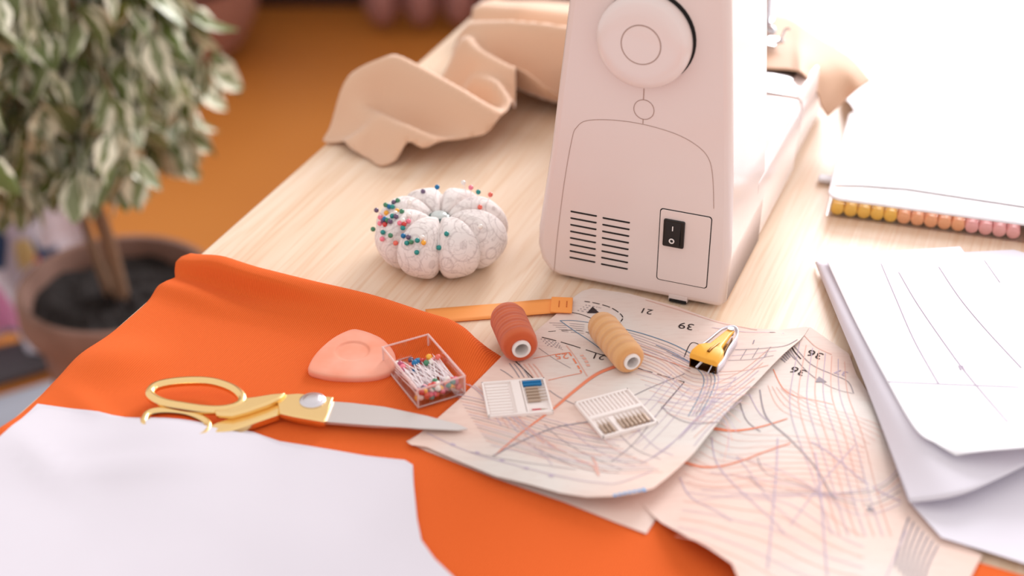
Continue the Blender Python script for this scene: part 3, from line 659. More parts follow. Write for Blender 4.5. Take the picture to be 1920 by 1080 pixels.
b = MB(); b.prism([MF(v, z, .0003) for v, z in ((-.2600, .0028), (-.2450, .0028), (-.2450, .0075), (-.2600, .0075))], UX*.006); b.build('cable_notch', M['plastic2'], sm, smooth=False)
b = MB(); b.prism([MF(v, z, .0006) for v, z in ((-.2595, .0015), (-.2455, .0015), (-.2455, .0042), (-.2595, .0042))], UX*.006); b.build('notch_opening', M['dark'], sm, smooth=False)

# ------------------------------------------------------------------ pins
PC = dict(teal=(0, 140, 136), green=(64, 132, 96), pink=(246, 128, 150), red=(214, 52, 48), white=(246, 238, 232), yellow=(242, 180, 70), purple=(104, 82, 112), blue=(90, 178, 196), plum=(180, 70, 110), coral=(238, 110, 92))
pinproto = {}
def pin_proto(color, L, r):
    key = (color, L, r)
    if key in pinproto: return pinproto[key]
    if color not in M: M[color] = mat('pearl_'+color, PC[color], .18, spec=.7)
    s_ = MB().tube([(0, 0, 0), (0, 0, -L*.9), (0, 0, -L)], [.00036, .00036, .00005], 6)
    h_ = MB().ball((0, 0, 0), r, 14)
    sme = s_; pinproto[key] = (s_, h_); return pinproto[key]
pmesh = {}
def make_pin(head, direction, color, label, group, L=.032, r=.0018):
    key = (color, L, r); s_, h_ = pin_proto(color, L, r)
    root = thing('dressmaking_pin', (0, 0, 0), label, 'pin', group)
    if key not in pmesh:
        a = s_.build('shaft', M['pinshaft'], root, origin=(0, 0, 0)); c = h_.build('head', M[color], root, origin=(0, 0, 0)); pmesh[key] = (a, c)
    else:
        for src in pmesh[key]:
            o = src.copy(); col.objects.link(o); o.parent = root; o.matrix_parent_inverse = Matrix.Identity(4)
    root.location = head; root.rotation_euler = Vector(direction).to_track_quat('-Z', 'Y').to_euler(); return root
# pincushion ---------------------------------------------------------
CC = W(828, 484, 0); CC = Vector((CC.x, CC.y, TZ))
pc = thing('pincushion', CC, 'white printed pumpkin shaped pincushion with eight lobes on the bare table', 'pincushion')
NT, NS = 256, 44; rows = []
for j in range(NS+1):
    ph = math.pi*(-.5) + 2*math.pi*j/NS*.93 + .22      # around the tube, starting at the inner side
    r = []
    for i in range(NT):
        th = 2*math.pi*i/NT
        c_ = abs(math.sin(4*(th+math.pi/2)))               # 0 at a crease
        k = (1 - c_)**2.6
        lob = 1 - .27*k
        a = ph
        rad = .0268*lob*(1+.03*math.sin(th*3+1)); hh = .0245*lob
        rc = .0283*(1-.08*k) + .0008*math.cos(th*2)
        x = math.sin(a); z = -math.cos(a)
        rr = rc + rad*(-math.cos(math.pi*.5+a)) if False else rc - rad*math.cos(2*math.pi*j/NS)
        zz = .0245 + hh*math.sin(2*math.pi*j/NS)
        rr = max(rr, .001)
        zz = max(zz, .0012 + .0)
        r.append(Vector((CC.x + rr*math.cos(th)*1.0, CC.y + rr*math.sin(th)*.97, TZ + zz)))
    rows.append(r + [r[0]])
b = MB(); n = len(rows); vs = [p for r in rows[:-1] for p in r[:-1]]
fs = [(i*NT+k, i*NT+(k+1) % NT, ((i+1) % NS)*NT+(k+1) % NT, ((i+1) % NS)*NT+k) for i in range(NS) for k in range(NT)]
b.add(vs, fs); cush = b.build('cushion', M['cushion'], pc, angle=0)
bvh = BVHTree.FromPolygons([tuple(p) for p in b.v], b.f)
b = MB(); b.lathe([(0, .020), (.0085, .020), (.0095, .026), (.0090, .034), (0, .0375)], CC, seg=24); b.build('core', M['cushion'], pc)
BC = CC+Vector((-.001, -.001, .0035))
b = MB(); b.lathe([(0, .034), (.0072, .034), (.0084, .0355), (.0082, .0372), (.0068, .0378)], BC, seg=32); bt = b.build('button', M['button'], pc)
b = MB(); b.lathe([(.0070, .0374), (.0060, .0388), (.004, .0396), (0, .0399)], BC, seg=32); b.build('button_face', M['button_top'], bt)
for k in range(8):
    th = math.pi*2*k/8 - math.pi/2; pts = []
    for j in range(0, 30):
        al = -.25 + 3.0*j/29
        rad = .0268*.765; rr = .0261 - rad*math.cos(al+.0); zz = .0245 + .0245*.765*math.sin(al)
        if rr < .007: continue
        pts.append(CC + Vector((rr*math.cos(th), rr*math.sin(th)*.97, max(zz, .002))))
    MB().tube(pts, .0006, 6).build('crease_cord', M['mark'], pc)
Z4 = lambda x, y: (660 + x*.2222, 320 + y*.2222)
Z5 = lambda x, y: (680 + x*.1389, 330 + y*.1389)
plist = [(Z5(185,462),'purple'),(Z5(310,390),'green'),(Z5(355,412),'blue'),(Z5(402,415),'teal'),(Z5(420,355),'purple'),(Z5(474,330),'green'),(Z5(318,497),'yellow'),(Z5(400,540),'teal'),(Z5(450,545),'purple'),(Z5(465,470),'yellow'),(Z5(528,478),'green'),
 (Z5(235,560),'pink'),(Z5(275,600),'purple'),(Z5(300,655),'red'),(Z5(232,640),'pink'),(Z5(335,595),'green'),(Z5(370,612),'purple'),(Z5(500,635),'pink'),(Z5(560,650),'red'),(Z5(618,610),'pink'),(Z5(620,530),'white'),(Z5(632,350),'white'),(Z5(542,702),'teal'),
 (Z5(140,718),'green'),(Z5(272,760),'teal'),(Z5(375,803),'green'),(Z5(262,850),'pink'),(Z5(445,905),'coral'),(Z5(548,808),'blue'),(Z5(617,825),'purple'),(Z5(595,905),'teal'),(Z5(655,890),'green'),(Z5(738,870),'teal'),(Z5(822,900),'yellow'),(Z5(805,830),'white'),(Z5(730,1032),'teal'),
 (Z5(1133,780),'teal'),(Z5(1030,968),'teal'),(Z5(815,208),'purple'),(Z5(1005,150),'blue'),(Z4(940,100),'white'),(Z4(1003,143),'pink'),(Z4(1066,180),'teal'),(Z4(1168,203),'coral'),(Z4(1080,307),'coral'),(Z4(1083,472),'white'),(Z5(300,580),'blue'),(Z5(540,600),'white'),(Z5(440,500),'white')]
cen = CC + Vector((0, 0, .03)); regn = {}
for (px, py), c_ in plist:
    d = (W(px, py, 0)-CAM).normalized(); hit, nrm, idx, dist = bvh.ray_cast(CAM, d)
    if hit is None:
        t = (cen-CAM).dot(d); near = CAM + d*t; res = bvh.find_nearest(near); nrm = (near-res[0]).normalized(); head = near; dirn = -(nrm*.8+Vector((0,0,.3))).normalized()
        if nrm.z > .7: dirn = -nrm
        hit = None; L = .026
    else:
        if nrm.dot(d) > 0: nrm = -nrm
        g_ = .0015 + random.random()*.003; head = hit - d*g_; dirn = -(nrm*.8 + Vector((random.uniform(-.3, .3), random.uniform(-.2, .2), .35))).normalized(); L = .026
    if px < 765: where = 'stuck in the crowded left lobes of the pincushion'
    elif px < 800: where = 'stuck in the front left lobe of the pincushion'
    elif py > 400 and px < 850: where = 'stuck near the front crease of the pincushion'
    elif px < 850: where = 'stuck in the back left lobe of the pincushion'
    else: where = 'stuck in the right half of the pincushion'
    make_pin(head, dirn, c_, 'pin with a small %s bead head %s' % (c_, where), 'pins with %s heads %s' % (c_, where), L, .0021)

# ------------------------------------------------------------------ tailor chalk
ol = [(578, 691), (581, 676), (596, 655), (622, 632), (648, 618), (668, 613), (692, 617), (715, 630), (735, 650), (742, 668), (738, 688), (715, 700), (680, 705), (630, 704), (596, 698)]
zc_ = .0078; cp_ = cr([W(x, y, zc_) for x, y in ol], 6, True); cen_ = sum(cp_, Vector())/len(cp_); cen_ = W(661, 658, zc_)
n = len(cp_)
rings = [(0, -.0002, 0), (.15, -.0003, 0), (.28, -.0006, 0), (.335, -.0007, 0), (.350, .0001, 0), (.365, .0004, 0), (.42, .0004, .1), (.55, .0002, .4), (.7, .0, .8), (.85, -.0004, 1), (.95, -.0009, 1), (.985, -.0014, 1), (1.0, -.0024, 1), (1.0, -.0048, 1), (.985, -.0060, 1)]
b = MB(); rows = []
Rm = .0365
for s_, dz, mm in rings:
    r = []
    for p in cp_:
        q = p-cen_; ci = q.normalized()*Rm*s_; of = q*s_; r.append(cen_ + ci.lerp(of, mm) + Vector((0, 0, dz)))
    rows.append(r)
vs = [p for r in rows for p in r]; b.add(vs, [(i*n+k, i*n+(k+1) % n, (i+1)*n+(k+1) % n, (i+1)*n+k) for i in range(1, len(rows)-1) for k in range(n)] + [tuple(range(n, 2*n)), tuple(range((len(rows)-1)*n, len(rows)*n))])
tag(b.build('tailor_chalk', M['chalk'], angle=60), 'coral pink rounded triangular tailor chalk with an oval dent on the orange fabric', 'tailor chalk')

# ------------------------------------------------------------------ pin box
c0, c1, c2, c3 = [W(*q, .018) for q in ((722, 651), (808, 628), (867, 709), (777, 737))]
bc = (c0+c1+c2+c3)/4; ex = ((c1-c0)+(c2-c3)).normalized(); ey = ex.cross(ZX)*-1; ey = Vector((-ex.y, ex.x, 0)); 
if ey.dot(c0-c3) < 0: ey = -ey
BW, BD, BH = .0378, .0622, .0150; ZB = TZ + .0030; bc = Vector((bc.x, bc.y, ZB))
pb = thing('pin_box', bc, 'small open clear plastic box full of bead headed pins on the orange fabric', 'box')
b = MB()
b.box(bc+Vector((0,0,.0005)), BW, BD, .001, ex, ey)
for s_ in (-1, 1):
    b.box(bc+ex*(s_*(BW/2-.0004))+Vector((0,0,BH/2+.001)), .0008, BD, BH, ex, ey); b.box(bc+ey*(s_*(BD/2-.0004))+Vector((0,0,BH/2+.001)), BW-.0018, .0008, BH, ex, ey)
b.build('tray', M['clear'], pb, smooth=False)
b = MB()
rr = [bc + ex*(a*(BW/2-.0005)) + ey*(c_*(BD/2-.0005)) + Vector((0,0,BH+.0012)) for a, c_ in ((-1,-1),(1,-1),(1,1),(-1,1))]
b.tube(rr, .0009, 8, closed=True); b.build('rim', M['clear_rim'], pb)
b = MB()
for a, c_ in ((-1,-1),(1,-1),(1,1),(-1,1)):
    q = bc + ex*(a*(BW/2-.0006)) + ey*(c_*(BD/2-.0006)); b.tube([q+Vector((0,0,.0012)), q+Vector((0,0,BH+.0004))], .0007, 8)
rb = [p - Vector((0,0,BH+.0002)) for p in rr]; b.tube(rb, .0007, 8, closed=True)
b.build('corner_edges', M['clear_rim'], pb)
random.seed(11)
cl = ['pink', 'red', 'teal', 'purple', 'yellow', 'green', 'white', 'plum', 'coral', 'blue', 'pink', 'plum', 'red', 'white', 'coral']
for i in range(96):
    c_ = cl[i % len(cl)]; near = random.random() < .82
    lay = i/96; z = ZB + .0034 + .0075*lay
    ex_ = random.uniform(-.48, .48)*BW*.88
    ey_ = (-BD/2 + .0036 + random.random()*.008) if near else (BD/2 - .012 - random.random()*.012)
    hd = bc + ex*ex_ + ey*ey_; hd.z = z
    tx = max(-BW*.42, min(BW*.42, ex_ + random.gauss(0, .011))); ty = ey_ + (1 if near else -1)*.040
    ty = max(-BD/2+.004, min(BD/2-.004, ty)); tp = bc + ex*tx + ey*ty; tp.z = ZB + .002 + .0085*lay*random.uniform(.5, 1.1)
    w_ = 'at the near end' if near else 'at the far end'
    make_pin(hd, tp-hd, c_, 'pin with %s bead head %s of the clear plastic box' % (c_, w_), '%s headed pins %s of the pin box' % (c_, w_), .038 if near else .034, .0023)

# ------------------------------------------------------------------ spools
def spool(name, near, far, r, rt, tm, label, hfloor):
    A = W(*near, hfloor+r); B_ = W(*far, hfloor+r); d = (B_-A); L = d.length; d.normalize()
    root = thing('thread_spool', (A+B_)/2 - Vector((0,0,r)), label, 'thread spool', None)
    Q = d.to_track_quat('Z', 'Y')
    b = MB(); pr = [(rt, 0), (rt+.0012, -.0002), (r*.80, .0), (r*.96, .0025), (r, .007), (r*1.0, L*.3), (r*.985, L*.6), (r*.97, L*.85), (r*.90, L*.96), (r*.8, L), (rt, L)]
    prof = []
    N_ = 60
    b.lathe(pr[:4]+[(pr[4][0]*(1-.0*k) + .00018*math.sin(k*1.3), lerp(pr[4][1], L*.85, k/40)) for k in range(41)]+pr[8:], (0, 0, 0), (0, 0, 1), 48)
    o = b.build('thread', tm, root, origin=(0,0,0), angle=60); o.matrix_parent_inverse = Matrix.Translation(-wloc[root.name]); o.location = A; o.rotation_mode = 'QUATERNION'; o.rotation_quaternion = Q
    b = MB(); b.lathe([(rt, -.0018), (rt*.72, -.0022), (rt*.70, -.0010), (rt*.70, L+.001), (rt, L+.001)], (0,0,0), (0,0,1), 32, closed=True)
    o = b.build('tube', M['tube'], root, origin=(0,0,0)); o.location = A; o.rotation_mode = 'QUATERNION'; o.rotation_quaternion = Q
    return root
spool('a', (977, 653), (949, 590), .0137, .0070, thread_mat('rust_thread', (210, 96, 46), (200, 84, 38), 0), 'rust orange thread spool lying at the hem of the orange fabric', .0035)
spool('b', (1184, 677), (1124, 605), .0118, .0063, thread_mat('tan_thread', (232, 176, 118), (222, 162, 104), 0), 'pale tan thread spool lying on the printed pattern sheet', .004)

# ------------------------------------------------------------------ tape measure
tm = thing('tape_measure', W(960, 583, 0), 'orange tape measure end sticking out from under the orange fabric hem', 'tape measure')
tc_ = [(1066, 573, .0045), (1040, 574, .0035), (1000, 577, .002), (950, 582, .0008), (900, 586, .0008), (850, 590, .0008), (800, 594, .0008)]
cl_ = cr([W(*p) for p in tc_], 6); b = MB(); rows = []
for i, p in enumerate(cl_):
    t = (cl_[min(i+1, len(cl_)-1)] - cl_[max(i-1, 0)]); t.z = 0; t.normalize(); s_ = Vector((-t.y, t.x, 0)); rows.append([p + s_*(.0105*k/2) for k in (-2, -1, 0, 1, 2)])
b.grid(rows); b.build('tape', M['tape'], tm, solid=.0005)
e0 = W(1053, 573.5, .0042); e1 = W(1066, 573, .0047); t = (e1-e0); t.z = 0; t.normalize(); s_ = Vector((-t.y, t.x, 0))
b = MB(); b.box(e0 + Vector((0,0,.0008)), .017, .0222, .0016, t, s_); b.build('end_tab', M['tape'], tm, bevel=.0015)
b = MB()
for k in (0, .006): b.box(e0 + t*(k-.002) + Vector((0,0,.0018)), .0007, .009, .0003, t, s_)
b.build('staple_marks', M['tapemark'], tm, smooth=False)
b = MB()
for i in range(14):
    k = 8 + i*2
    if k+1 >= len(cl_): break
    p = cl_[k]; t = (cl_[k+1]-cl_[k-1]).normalized(); s_ = Vector((-t.y, t.x, 0)); b.box(p + s_*(.006 if i % 2 else .003) + Vector((0,0,.0002)), .0005, .008 if i % 2 else .014, .0003, t, s_)
b.build('scale_marks', M['tapelight'], tm, smooth=False)

# ------------------------------------------------------------------ scissors
sc_ = thing('scissors', W(560, 770, .0015), 'gold handled dressmaking scissors with steel blades lying on orange fabric', 'scissors')
def wpts(l, z): return [W(x, y, z) for x, y in l]
b = MB(); o = wpts([(608, 790), (622, 752), (660, 755), (720, 762), (800, 779), (860, 795), (877, 803), (860, 806), (780, 802), (700, 797)], .0090)
mid_ = wpts([(612, 776), (622, 762), (700, 768), (800, 788), (870, 803)], .0100)
b.prism(o, (0,0,-.0014)); bl = b.build('upper_blade', M['blade'], sc_, bevel=.0004, angle=30)
b = MB(); b.prism(wpts([(606, 793), (616, 768), (700, 778), (800, 793), (868, 804), (780, 803), (700, 800)], .0066), (0,0,-.0014)); b.build('lower_blade', M['blade'], sc_, bevel=.0003, angle=30)
b = MB(); b.prism(wpts([(519, 750), (530, 739), (560, 737), (600, 741), (626, 744), (621, 757), (608, 790), (590, 787), (550, 780), (524, 774)], .0112), (0,0,-.0044)); b.build('pivot_plate', M['gold'], sc_, bevel=.0008, angle=30)
b = MB(); b.prism(wpts([(527, 778), (535, 765), (610, 775), (613, 792), (600, 794), (560, 787)], .0062), (0,0,-.0040)); b.build('lower_pivot_plate', M['gold'], sc_, bevel=.0006, angle=30)
sp0 = W(586, 751, .0114); b = MB(); b.lathe([(.0092, -.0002), (.0092, .0005), (.0082, .0012), (.0070, .0012), (.0064, .0018), (.004, .0023), (0, .0025)], Vector((sp0.x, sp0.y, TZ+.0114)), seg=40); b.build('pivot_screw', M['screw'], sc_)
lp = cr(wpts([(282, 741), (290, 726), (318, 718), (360, 714.5), (400, 717), (436, 729), (454, 746), (449, 760), (425, 768), (390, 769), (345, 763), (305, 755)], .0115), 6, True)
b = MB(); b.tube(lp, .0034, 12, closed=True, up=(0,0,1), ry=.0038)
b.build('upper_handle_loop', M['gold'], sc_)
b = MB(); b.prism(wpts([(400, 767), (425, 766), (446, 757), (455, 745), (480, 742), (510, 737), (537, 735), (524, 746), (500, 757), (465, 769), (435, 777), (405, 776)], .0140), (0,0,-.0048)); b.build('upper_shank', M['gold'], sc_, bevel=.0016, seg=3, angle=30)
lp2 = cr(wpts([(272, 786), (282, 775), (310, 771), (350, 775), (380, 787), (392, 800), (380, 818), (340, 826), (295, 815), (272, 800)], .0075), 6, True)
b = MB(); b.tube(lp2, .0033, 12, closed=True, up=(0,0,1), ry=.0032); b.build('lower_handle_loop', M['gold'], sc_)
b = MB(); b.prism(wpts([(386, 800), (410, 789), (450, 777), (490, 765), (518, 752), (530, 760), (524, 775), (490, 786), (445, 802), (405, 812), (390, 812)], .0095), (0,0,-.0068)); b.build('lower_shank', M['gold'], sc_, bevel=.0016, seg=3, angle=30)

# ------------------------------------------------------------------ needle cases
def needle_case(quad, label, kind):
    q = [W(*p, .0068) for p in quad]; c = sum(q, Vector())/4; ex = ((q[1]-q[0])+(q[2]-q[3])); w = ex.length/2; ex.normalize(); ey = Vector((-ex.y, ex.x, 0)); d = ((q[0]-q[3]).length+(q[1]-q[2]).length)/2
    c = Vector((c.x, c.y, TZ+.0040)); root = thing('needle_case', c, label, 'needle case', 'open white needle cases on the pattern sheet')
    def BX(b, x, y, z, sx, sy, sz, mi=0): b.box(c + ex*x + ey*y + Vector((0,0,z)), sx, sy, sz, ex, ey, ZX, mi)
    T = .0028
    b = MB(); BX(b, 0, 0, .0006, w, d, .0012)
    for s_ in (-1, 1): BX(b, s_*(w/2-.0008), 0, T/2+.0004, .0016, d, T); BX(b, 0, s_*(d/2-.0008), T/2+.0004, w, .0016, T)
    b.build('tray', M['casewhite'], root, bevel=.0004, angle=30)
    nl = []
    if kind == 1:
        b = MB(); BX(b, .001, 0, .0020, .0065, d-.003, .0026); BX(b, .0055-.0, 0, .0019, .0012, d-.003, .0022)
        b.build('divider', M['casewhite'], root, bevel=.0004)
        for k in range(10):
            b = MB(); BX(b, -w/4-.0012, d/2-.0050-k*.0036, .0016, w/2-.0065, .0022, .0016); b.build('rib', M['casewhite'], root, bevel=.0004)
        b = MB(); BX(b, w/4+.0035, -d/2+.0045, .0016, w/2-.010, .005, .0012); b.build('ledge', M['casewhite'], root)
        for k in range(2): nl.append((w/4+.0015, d/2-.0040-k*.0032, 'h', 'blue', .0135))
        for k in range(5): nl.append((w/4+.0030, d/2-.0115-k*.0038, 'h', 'needle', .0145))
        nl.append((w/4+.002, -d/2+.0045, 'h', 'needle_red', .010))
    else:
        b = MB(); BX(b, 0, .001, .0020, w-.003, .0034, .0026); BX(b, -.0055, -d/4, .0016, .0045, d/2-.004, .0014); b.build('divider', M['casewhite'], root, bevel=.0004)
        for k in range(12):
            b = MB(); BX(b, -w/2+.0042+k*.0031, d/4+.001, .0017, .0015, d/2-.005, .0018); b.build('rib', M['casewhite'], root, bevel=.0003)
        for k in range(3): nl.append((-w/2+.0045+k*.0032, -d/4, 'v', 'needle', .0150))
        for k in range(7): nl.append((-w/2+.0185+k*.0032, -d/4+.0002, 'v', 'needle', .0150))
    for x, y, dr, mt, L in nl:
        zz = .0024; a = ex if dr == 'h' else ey; p0 = c + ex*x + ey*y + Vector((0,0,zz)) if True else 0
        s_ = -1 if dr == 'h' else -1
        lab = {'blue': 'blue shanked machine needle in the needle case nearer the scissors', 'needle': 'steel machine needle lying in the %s' % ('needle case nearer the scissors' if kind == 1 else 'tilted needle case on the right'), 'needle_red': 'red marked machine needle at the near edge of the needle case'}[mt]
        r0 = .00125 if mt != 'needle_red' else .0006
        root2 = thing('machine_needle', p0, lab, 'needle', ('blue machine needles' if mt == 'blue' else 'steel needles in the %s needle case' % ('left' if kind == 1 else 'right')) if mt != 'needle_red' else None)
        MB().tube([p0 + a*(-L/2), p0 + a*(L*.12 if mt != 'blue' else L/2)], r0, 8).build('shank', M[mt], root2)
        MB().tube([p0 + a*(L*.12 if mt != 'blue' else L*.4), p0 + a*(L*.62)], [.0006, .0001], 6).build('blade', M['needle'], root2)
needle_case([(905, 715), (1025, 709), (1034, 770), (912, 783)], 'white plastic needle case with ribs and two blue needles, nearest the scissors tip', 1)
needle_case([(1081, 751), (1185, 728), (1226, 791), (1126, 823)], 'tilted white plastic needle case with two rows of slots, right of the other case', 2)

# ------------------------------------------------------------------ bias tape maker
G0 = W(1317, 695, .0035); G1 = W(1374, 634, .0035); fa = G1-G0; fa.z = 0; FL = fa.length; fa.normalize(); sa = Vector((fa.y, -fa.x, 0))
bt = thing('bias_tape_maker', G0, 'yellow topped bias tape maker with a white metal loop on the pattern sheet', 'bias tape maker')
def G(s_, f_, z): return G0 + sa*s_ + fa*f_ + Vector((0,0,z))
FW = .0108
b = MB()
b.prism([G(-FW, 0, 0), G(FW, 0, 0), G(.004, FL*.8, 0), G(-.004, FL*.8, 0)], (0,0,.0008))
for s_ in (-1, 1): b.prism([G(s_*FW, 0, 0), G(s_*(FW-.0007), 0, 0), G(s_*.0035, FL*.8, 0), G(s_*.0042, FL*.8, 0)] if s_ > 0 else [G(s_*.0042, FL*.8, 0), G(s_*.0035, FL*.8, 0), G(s_*(FW-.0007), 0, 0), G(s_*FW, 0, 0)], (0,0,.0075))
b.build('metal_trough', M['brass'], bt, smooth=False)
b = MB(); b.tube([G(-.005, -.0002, .0012), G(-.001, .004, .0075)], .0010, 6); b.tube([G(.0052, -.0018, .0006), G(.0068, .003, .0078)], .0005, 6); b.build('inner_guide', M['whitemetal'], bt)
b = MB()
sec = [(0, FW+.0004, .0070, .0118), (.004, FW+.0006, .0066, .0135), (.012, FW*.98, .0066, .0138), (.016, FW*.80, .007, .0130), (.020, .0050, .0076, .0118), (FL*.72, .0034, .0082, .0112), (FL*.92, .0028, .0085, .0105)]
rows = []
for f_, hw_, z0, z1 in sec: rows.append([G(-hw_, f_, z0), G(-hw_, f_, z1-.0012), G(-hw_*.8, f_, z1), G(0, f_, z1-.0004 if f_ < .02 else z1), G(hw_*.8, f_, z1), G(hw_, f_, z1-.0012), G(hw_, f_, z0), G(0, f_, z0)])
m_ = 8; vs = [p for r in rows for p in r]; b.add(vs, [(i*m_+k, i*m_+(k+1) % m_, (i+1)*m_+(k+1) % m_, (i+1)*m_+k) for i in range(len(rows)-1) for k in range(m_)] + [tuple(range(m_)), tuple(range((len(rows)-1)*m_, len(rows)*m_))])
yt = b.build('yellow_cover', M['yellow'], bt, bevel=.0005, angle=40)
b = MB(); b.tube([G(.0008, .006, .0136), G(.0010, .010, .0139), (G(.0012, .016, .0131)), G(.0012, .024, .0118)], [.0012, .0010, .0007, .0005], 8, up=(0,0,1)); b.build('slot', M['brass'], yt)
lpp = [G(FW+.0008, .001, 0), G(FW+.0008, .012, 0), G(FW*.85, .024, 0), G(.0072, FL*.84, 0), G(.004, FL*.98, 0), G(0, FL*1.03, 0), G(-.004, FL*.98, 0), G(-.0072, FL*.84, 0), G(-FW*.85, .024, 0), G(-FW-.0008, .012, 0)]
lc = cr(lpp, 5); b = MB(); rows = []
for i, p in enumerate(lc):
    k = i/(len(lc)-1); hz = lerp(.0085, .0105, sst(0, .5, k)); lo = lerp(.0002, .0085, sst(.38, .55, k)); rows.append([p+Vector((0,0,lo)), p+Vector((0,0,hz))])
b.grid(rows); b.build('wire_loop', M['whitemetal'], bt, solid=.0010)
b = MB(); b.tube([G(0, FL*.90, .0060), G(0, FL*.90, .0118)], .0024, 16); b.build('rivet', M['steel'], bt)

# ------------------------------------------------------------------ white papers
o1 = [(75, 763), (130, 770), (260, 784), (400, 800), (480, 812), (520, 829), (600, 846), (680, 859), (755, 867), (770, 876), (776, 910), (782, 970), (790, 1010), (815, 1045), (860, 1090), (900, 1140), (860, 1400), (-250, 1400), (-330, 1000), (-120, 900), (0, 824)]
S1 = W(330, 800, .012)
def hp(x, y):
    p = Vector((x, y, 0)); d = (p-Vector((S1.x, S1.y, 0))).length
    e = (W(480, 812, .01)-W(130, 770, .01)); 
    return .0035 + .0088*gs(d, .05) + .0010*math.sin(x*38+y*22)*math.sin(y*30-x*13) + .0022*gs((y-.80)-(x+.25)*.1, .01)*gs(x+.27, .06) + .003*gs(y-.83, .04)*gs(x+.33, .05)
hp_0 = hp
def fabz(x, y):
    p = Vector((x, y, 0)); return fab_h(p.dot(UX), max(p.dot(VX), -.640)) if p.dot(UX) < hemu(p.dot(VX)) else 0
def hp(x, y): return max(hp_0(x, y), fabz(x, y) + .0022)
def hp2(x, y): return max(fabz(x, y)+.0008, hp(x, y) - .0024)
b = MB(); fb = .0110
def zq(px): return .0045 + .0075*gs((px-330)/150, 1)
sheet(b, [W(x, y, zq(x)) for x, y in o1], hp, .01)
o2 = [(68, 771), (60, 775)] + []
o1b = [(x+(4 if x > 500 else -5), y-8) if 60 < x < 780 and y < 880 else (x, y) for x, y in o1]
sheet(b, [W(x, y, zq(x)-.001) for x, y in o1b], hp2, .01)
tag(b.build('folded_paper', M['paper'], angle=60), 'folded blank white paper covering the scissors handle at the near left corner', 'paper')
# right stack
def patch(b, ctrl, n=8, m=10):
    cc = [cr([W(*p) for p in r], n) for r in ctrl]; cols = [cr([cc[i][j] for i in range(len(cc))], m) for j in range(len(cc[0]))]
    rows = [[c[i] for c in cols] for i in range(len(cols[0]))]; b.grid(rows); return rows
b = MB()
patch(b, [[(1528, 492, .002), (1572, 600, .009), (1614, 700, .011), (1657, 812, .011), (1706, 942, .008)],
          [(1545, 488, .010), (1598, 600, .018), (1652, 700, .021), (1712, 802, .023), (1790, 930, .016)],
          [(1650, 480, .010), (1700, 600, .017), (1760, 700, .019), (1820, 800, .020), (1870, 898, .018)],
          [(1780, 470, .010), (1860, 600, .016), (1930, 700, .018), (1990, 790, .018), (2020, 822, .016)]])
tag(b.build('folded_tracing_paper', M['paper2'], solid=.0004, angle=0), 'folded white tracing paper bulging under the lined top sheet at the right', 'paper')
b = MB()
sheet(b, [W(x, y, .004) for x, y in [(1532, 500), (1570, 590), (1612, 698), (1655, 808), (1702, 940), (1765, 1010), (1850, 1036), (1925, 1060), (2080, 1090), (2080, 520), (1900, 470), (1700, 480)]], lambda x, y: .0050, .02)
tag(b.build('tracing_paper', M['paper2'], angle=60), 'white paper at the bottom of the stack by the right edge, corner over the pattern', 'paper')
b = MB()
rws = patch(b, [[(1549, 487, .0135), (1602, 600, .0205), (1655, 700, .0235), (1714, 802, .0260), (1755, 832, .0260), (1792, 854, .0250)],
          [(1620, 482, .0135), (1690, 600, .0190), (1745, 700, .0215), (1795, 790, .0240), (1820, 825, .0270), (1845, 846, .0290)],
          [(1720, 477, .0135), (1790, 600, .0185), (1860, 700, .0210), (1910, 780, .0240), (1930, 810, .0290), (1950, 836, .0320)],
          [(1850, 483, .0135), (1930, 600, .0180), (2010, 700, .0200), (2060, 760, .0230), (2080, 790, .0270), (2100, 812, .0290)]])
bv = BVHTree.FromPolygons([tuple(p) for p in b.v], b.f)
def stroke(pts, w, mi):
    pp = cr([(x, y, 0) for x, y in pts], 8) if len(pts) > 2 else [Vector((lerp(pts[0][0], pts[1][0], t/16), lerp(pts[0][1], pts[1][1], t/16), 0)) for t in range(17)]; g = []
    for p in pp:
        h_ = bv.ray_cast(CAM, (W(p.x, p.y)-CAM).normalized())
        if h_[0] is not None: g.append(h_[0] + Vector((0,0,.0004)))
    if len(g) < 3: return
    L = []
    for i, p in enumerate(g):
        t = g[min(i+1, len(g)-1)]-g[max(i-1, 0)]; t.z = 0; t.normalize(); s_ = Vector((-t.y, t.x, 0))*w/2; L += [p+s_, p-s_]
    b.add(L, [(2*i, 2*i+1, 2*i+3, 2*i+2) for i in range(len(g)-1)], mi)
stroke([(1652, 494), (1680, 560), (1715, 640), (1760, 720)], .0006, 1); stroke([(1685, 510), (1720, 570), (1775, 650), (1820, 710), (1890, 792)], .0006, 1); stroke([(1760, 500), (1800, 560), (1850, 620), (1915, 690)], .0006, 1)
stroke([(1665, 716), (1760, 720), (1910, 726)], .0005, 1); stroke([(1845, 487), (1875, 530)], .0005, 1)
for k in (0, 1): stroke([(1798+k*6, 686), (1802+k*6, 694)], .001, 1)
tp_ = b.build('lined_tracing_paper', [M['paperw'], M['ink_lilac']], angle=0); q = tp_.modifiers.new('thickness', 'SOLIDIFY'); q.thickness = .0002; q.offset = -1
tag(tp_, 'top white tracing sheet with thin drawn grey lines on the right paper stack', 'paper')
b = MB(); sheet(b, [W(x, y, .0120) for x, y in [(1556, 480), (1640, 473), (1800, 463), (1816, 484), (1800, 520), (1600, 520)]], lambda x, y: .0125, .02); b.add([], [])
tag(b.build('paper_slip', M['paper2'], angle=60), 'narrow white paper slip showing behind the lined top sheet of the right stack', 'paper')

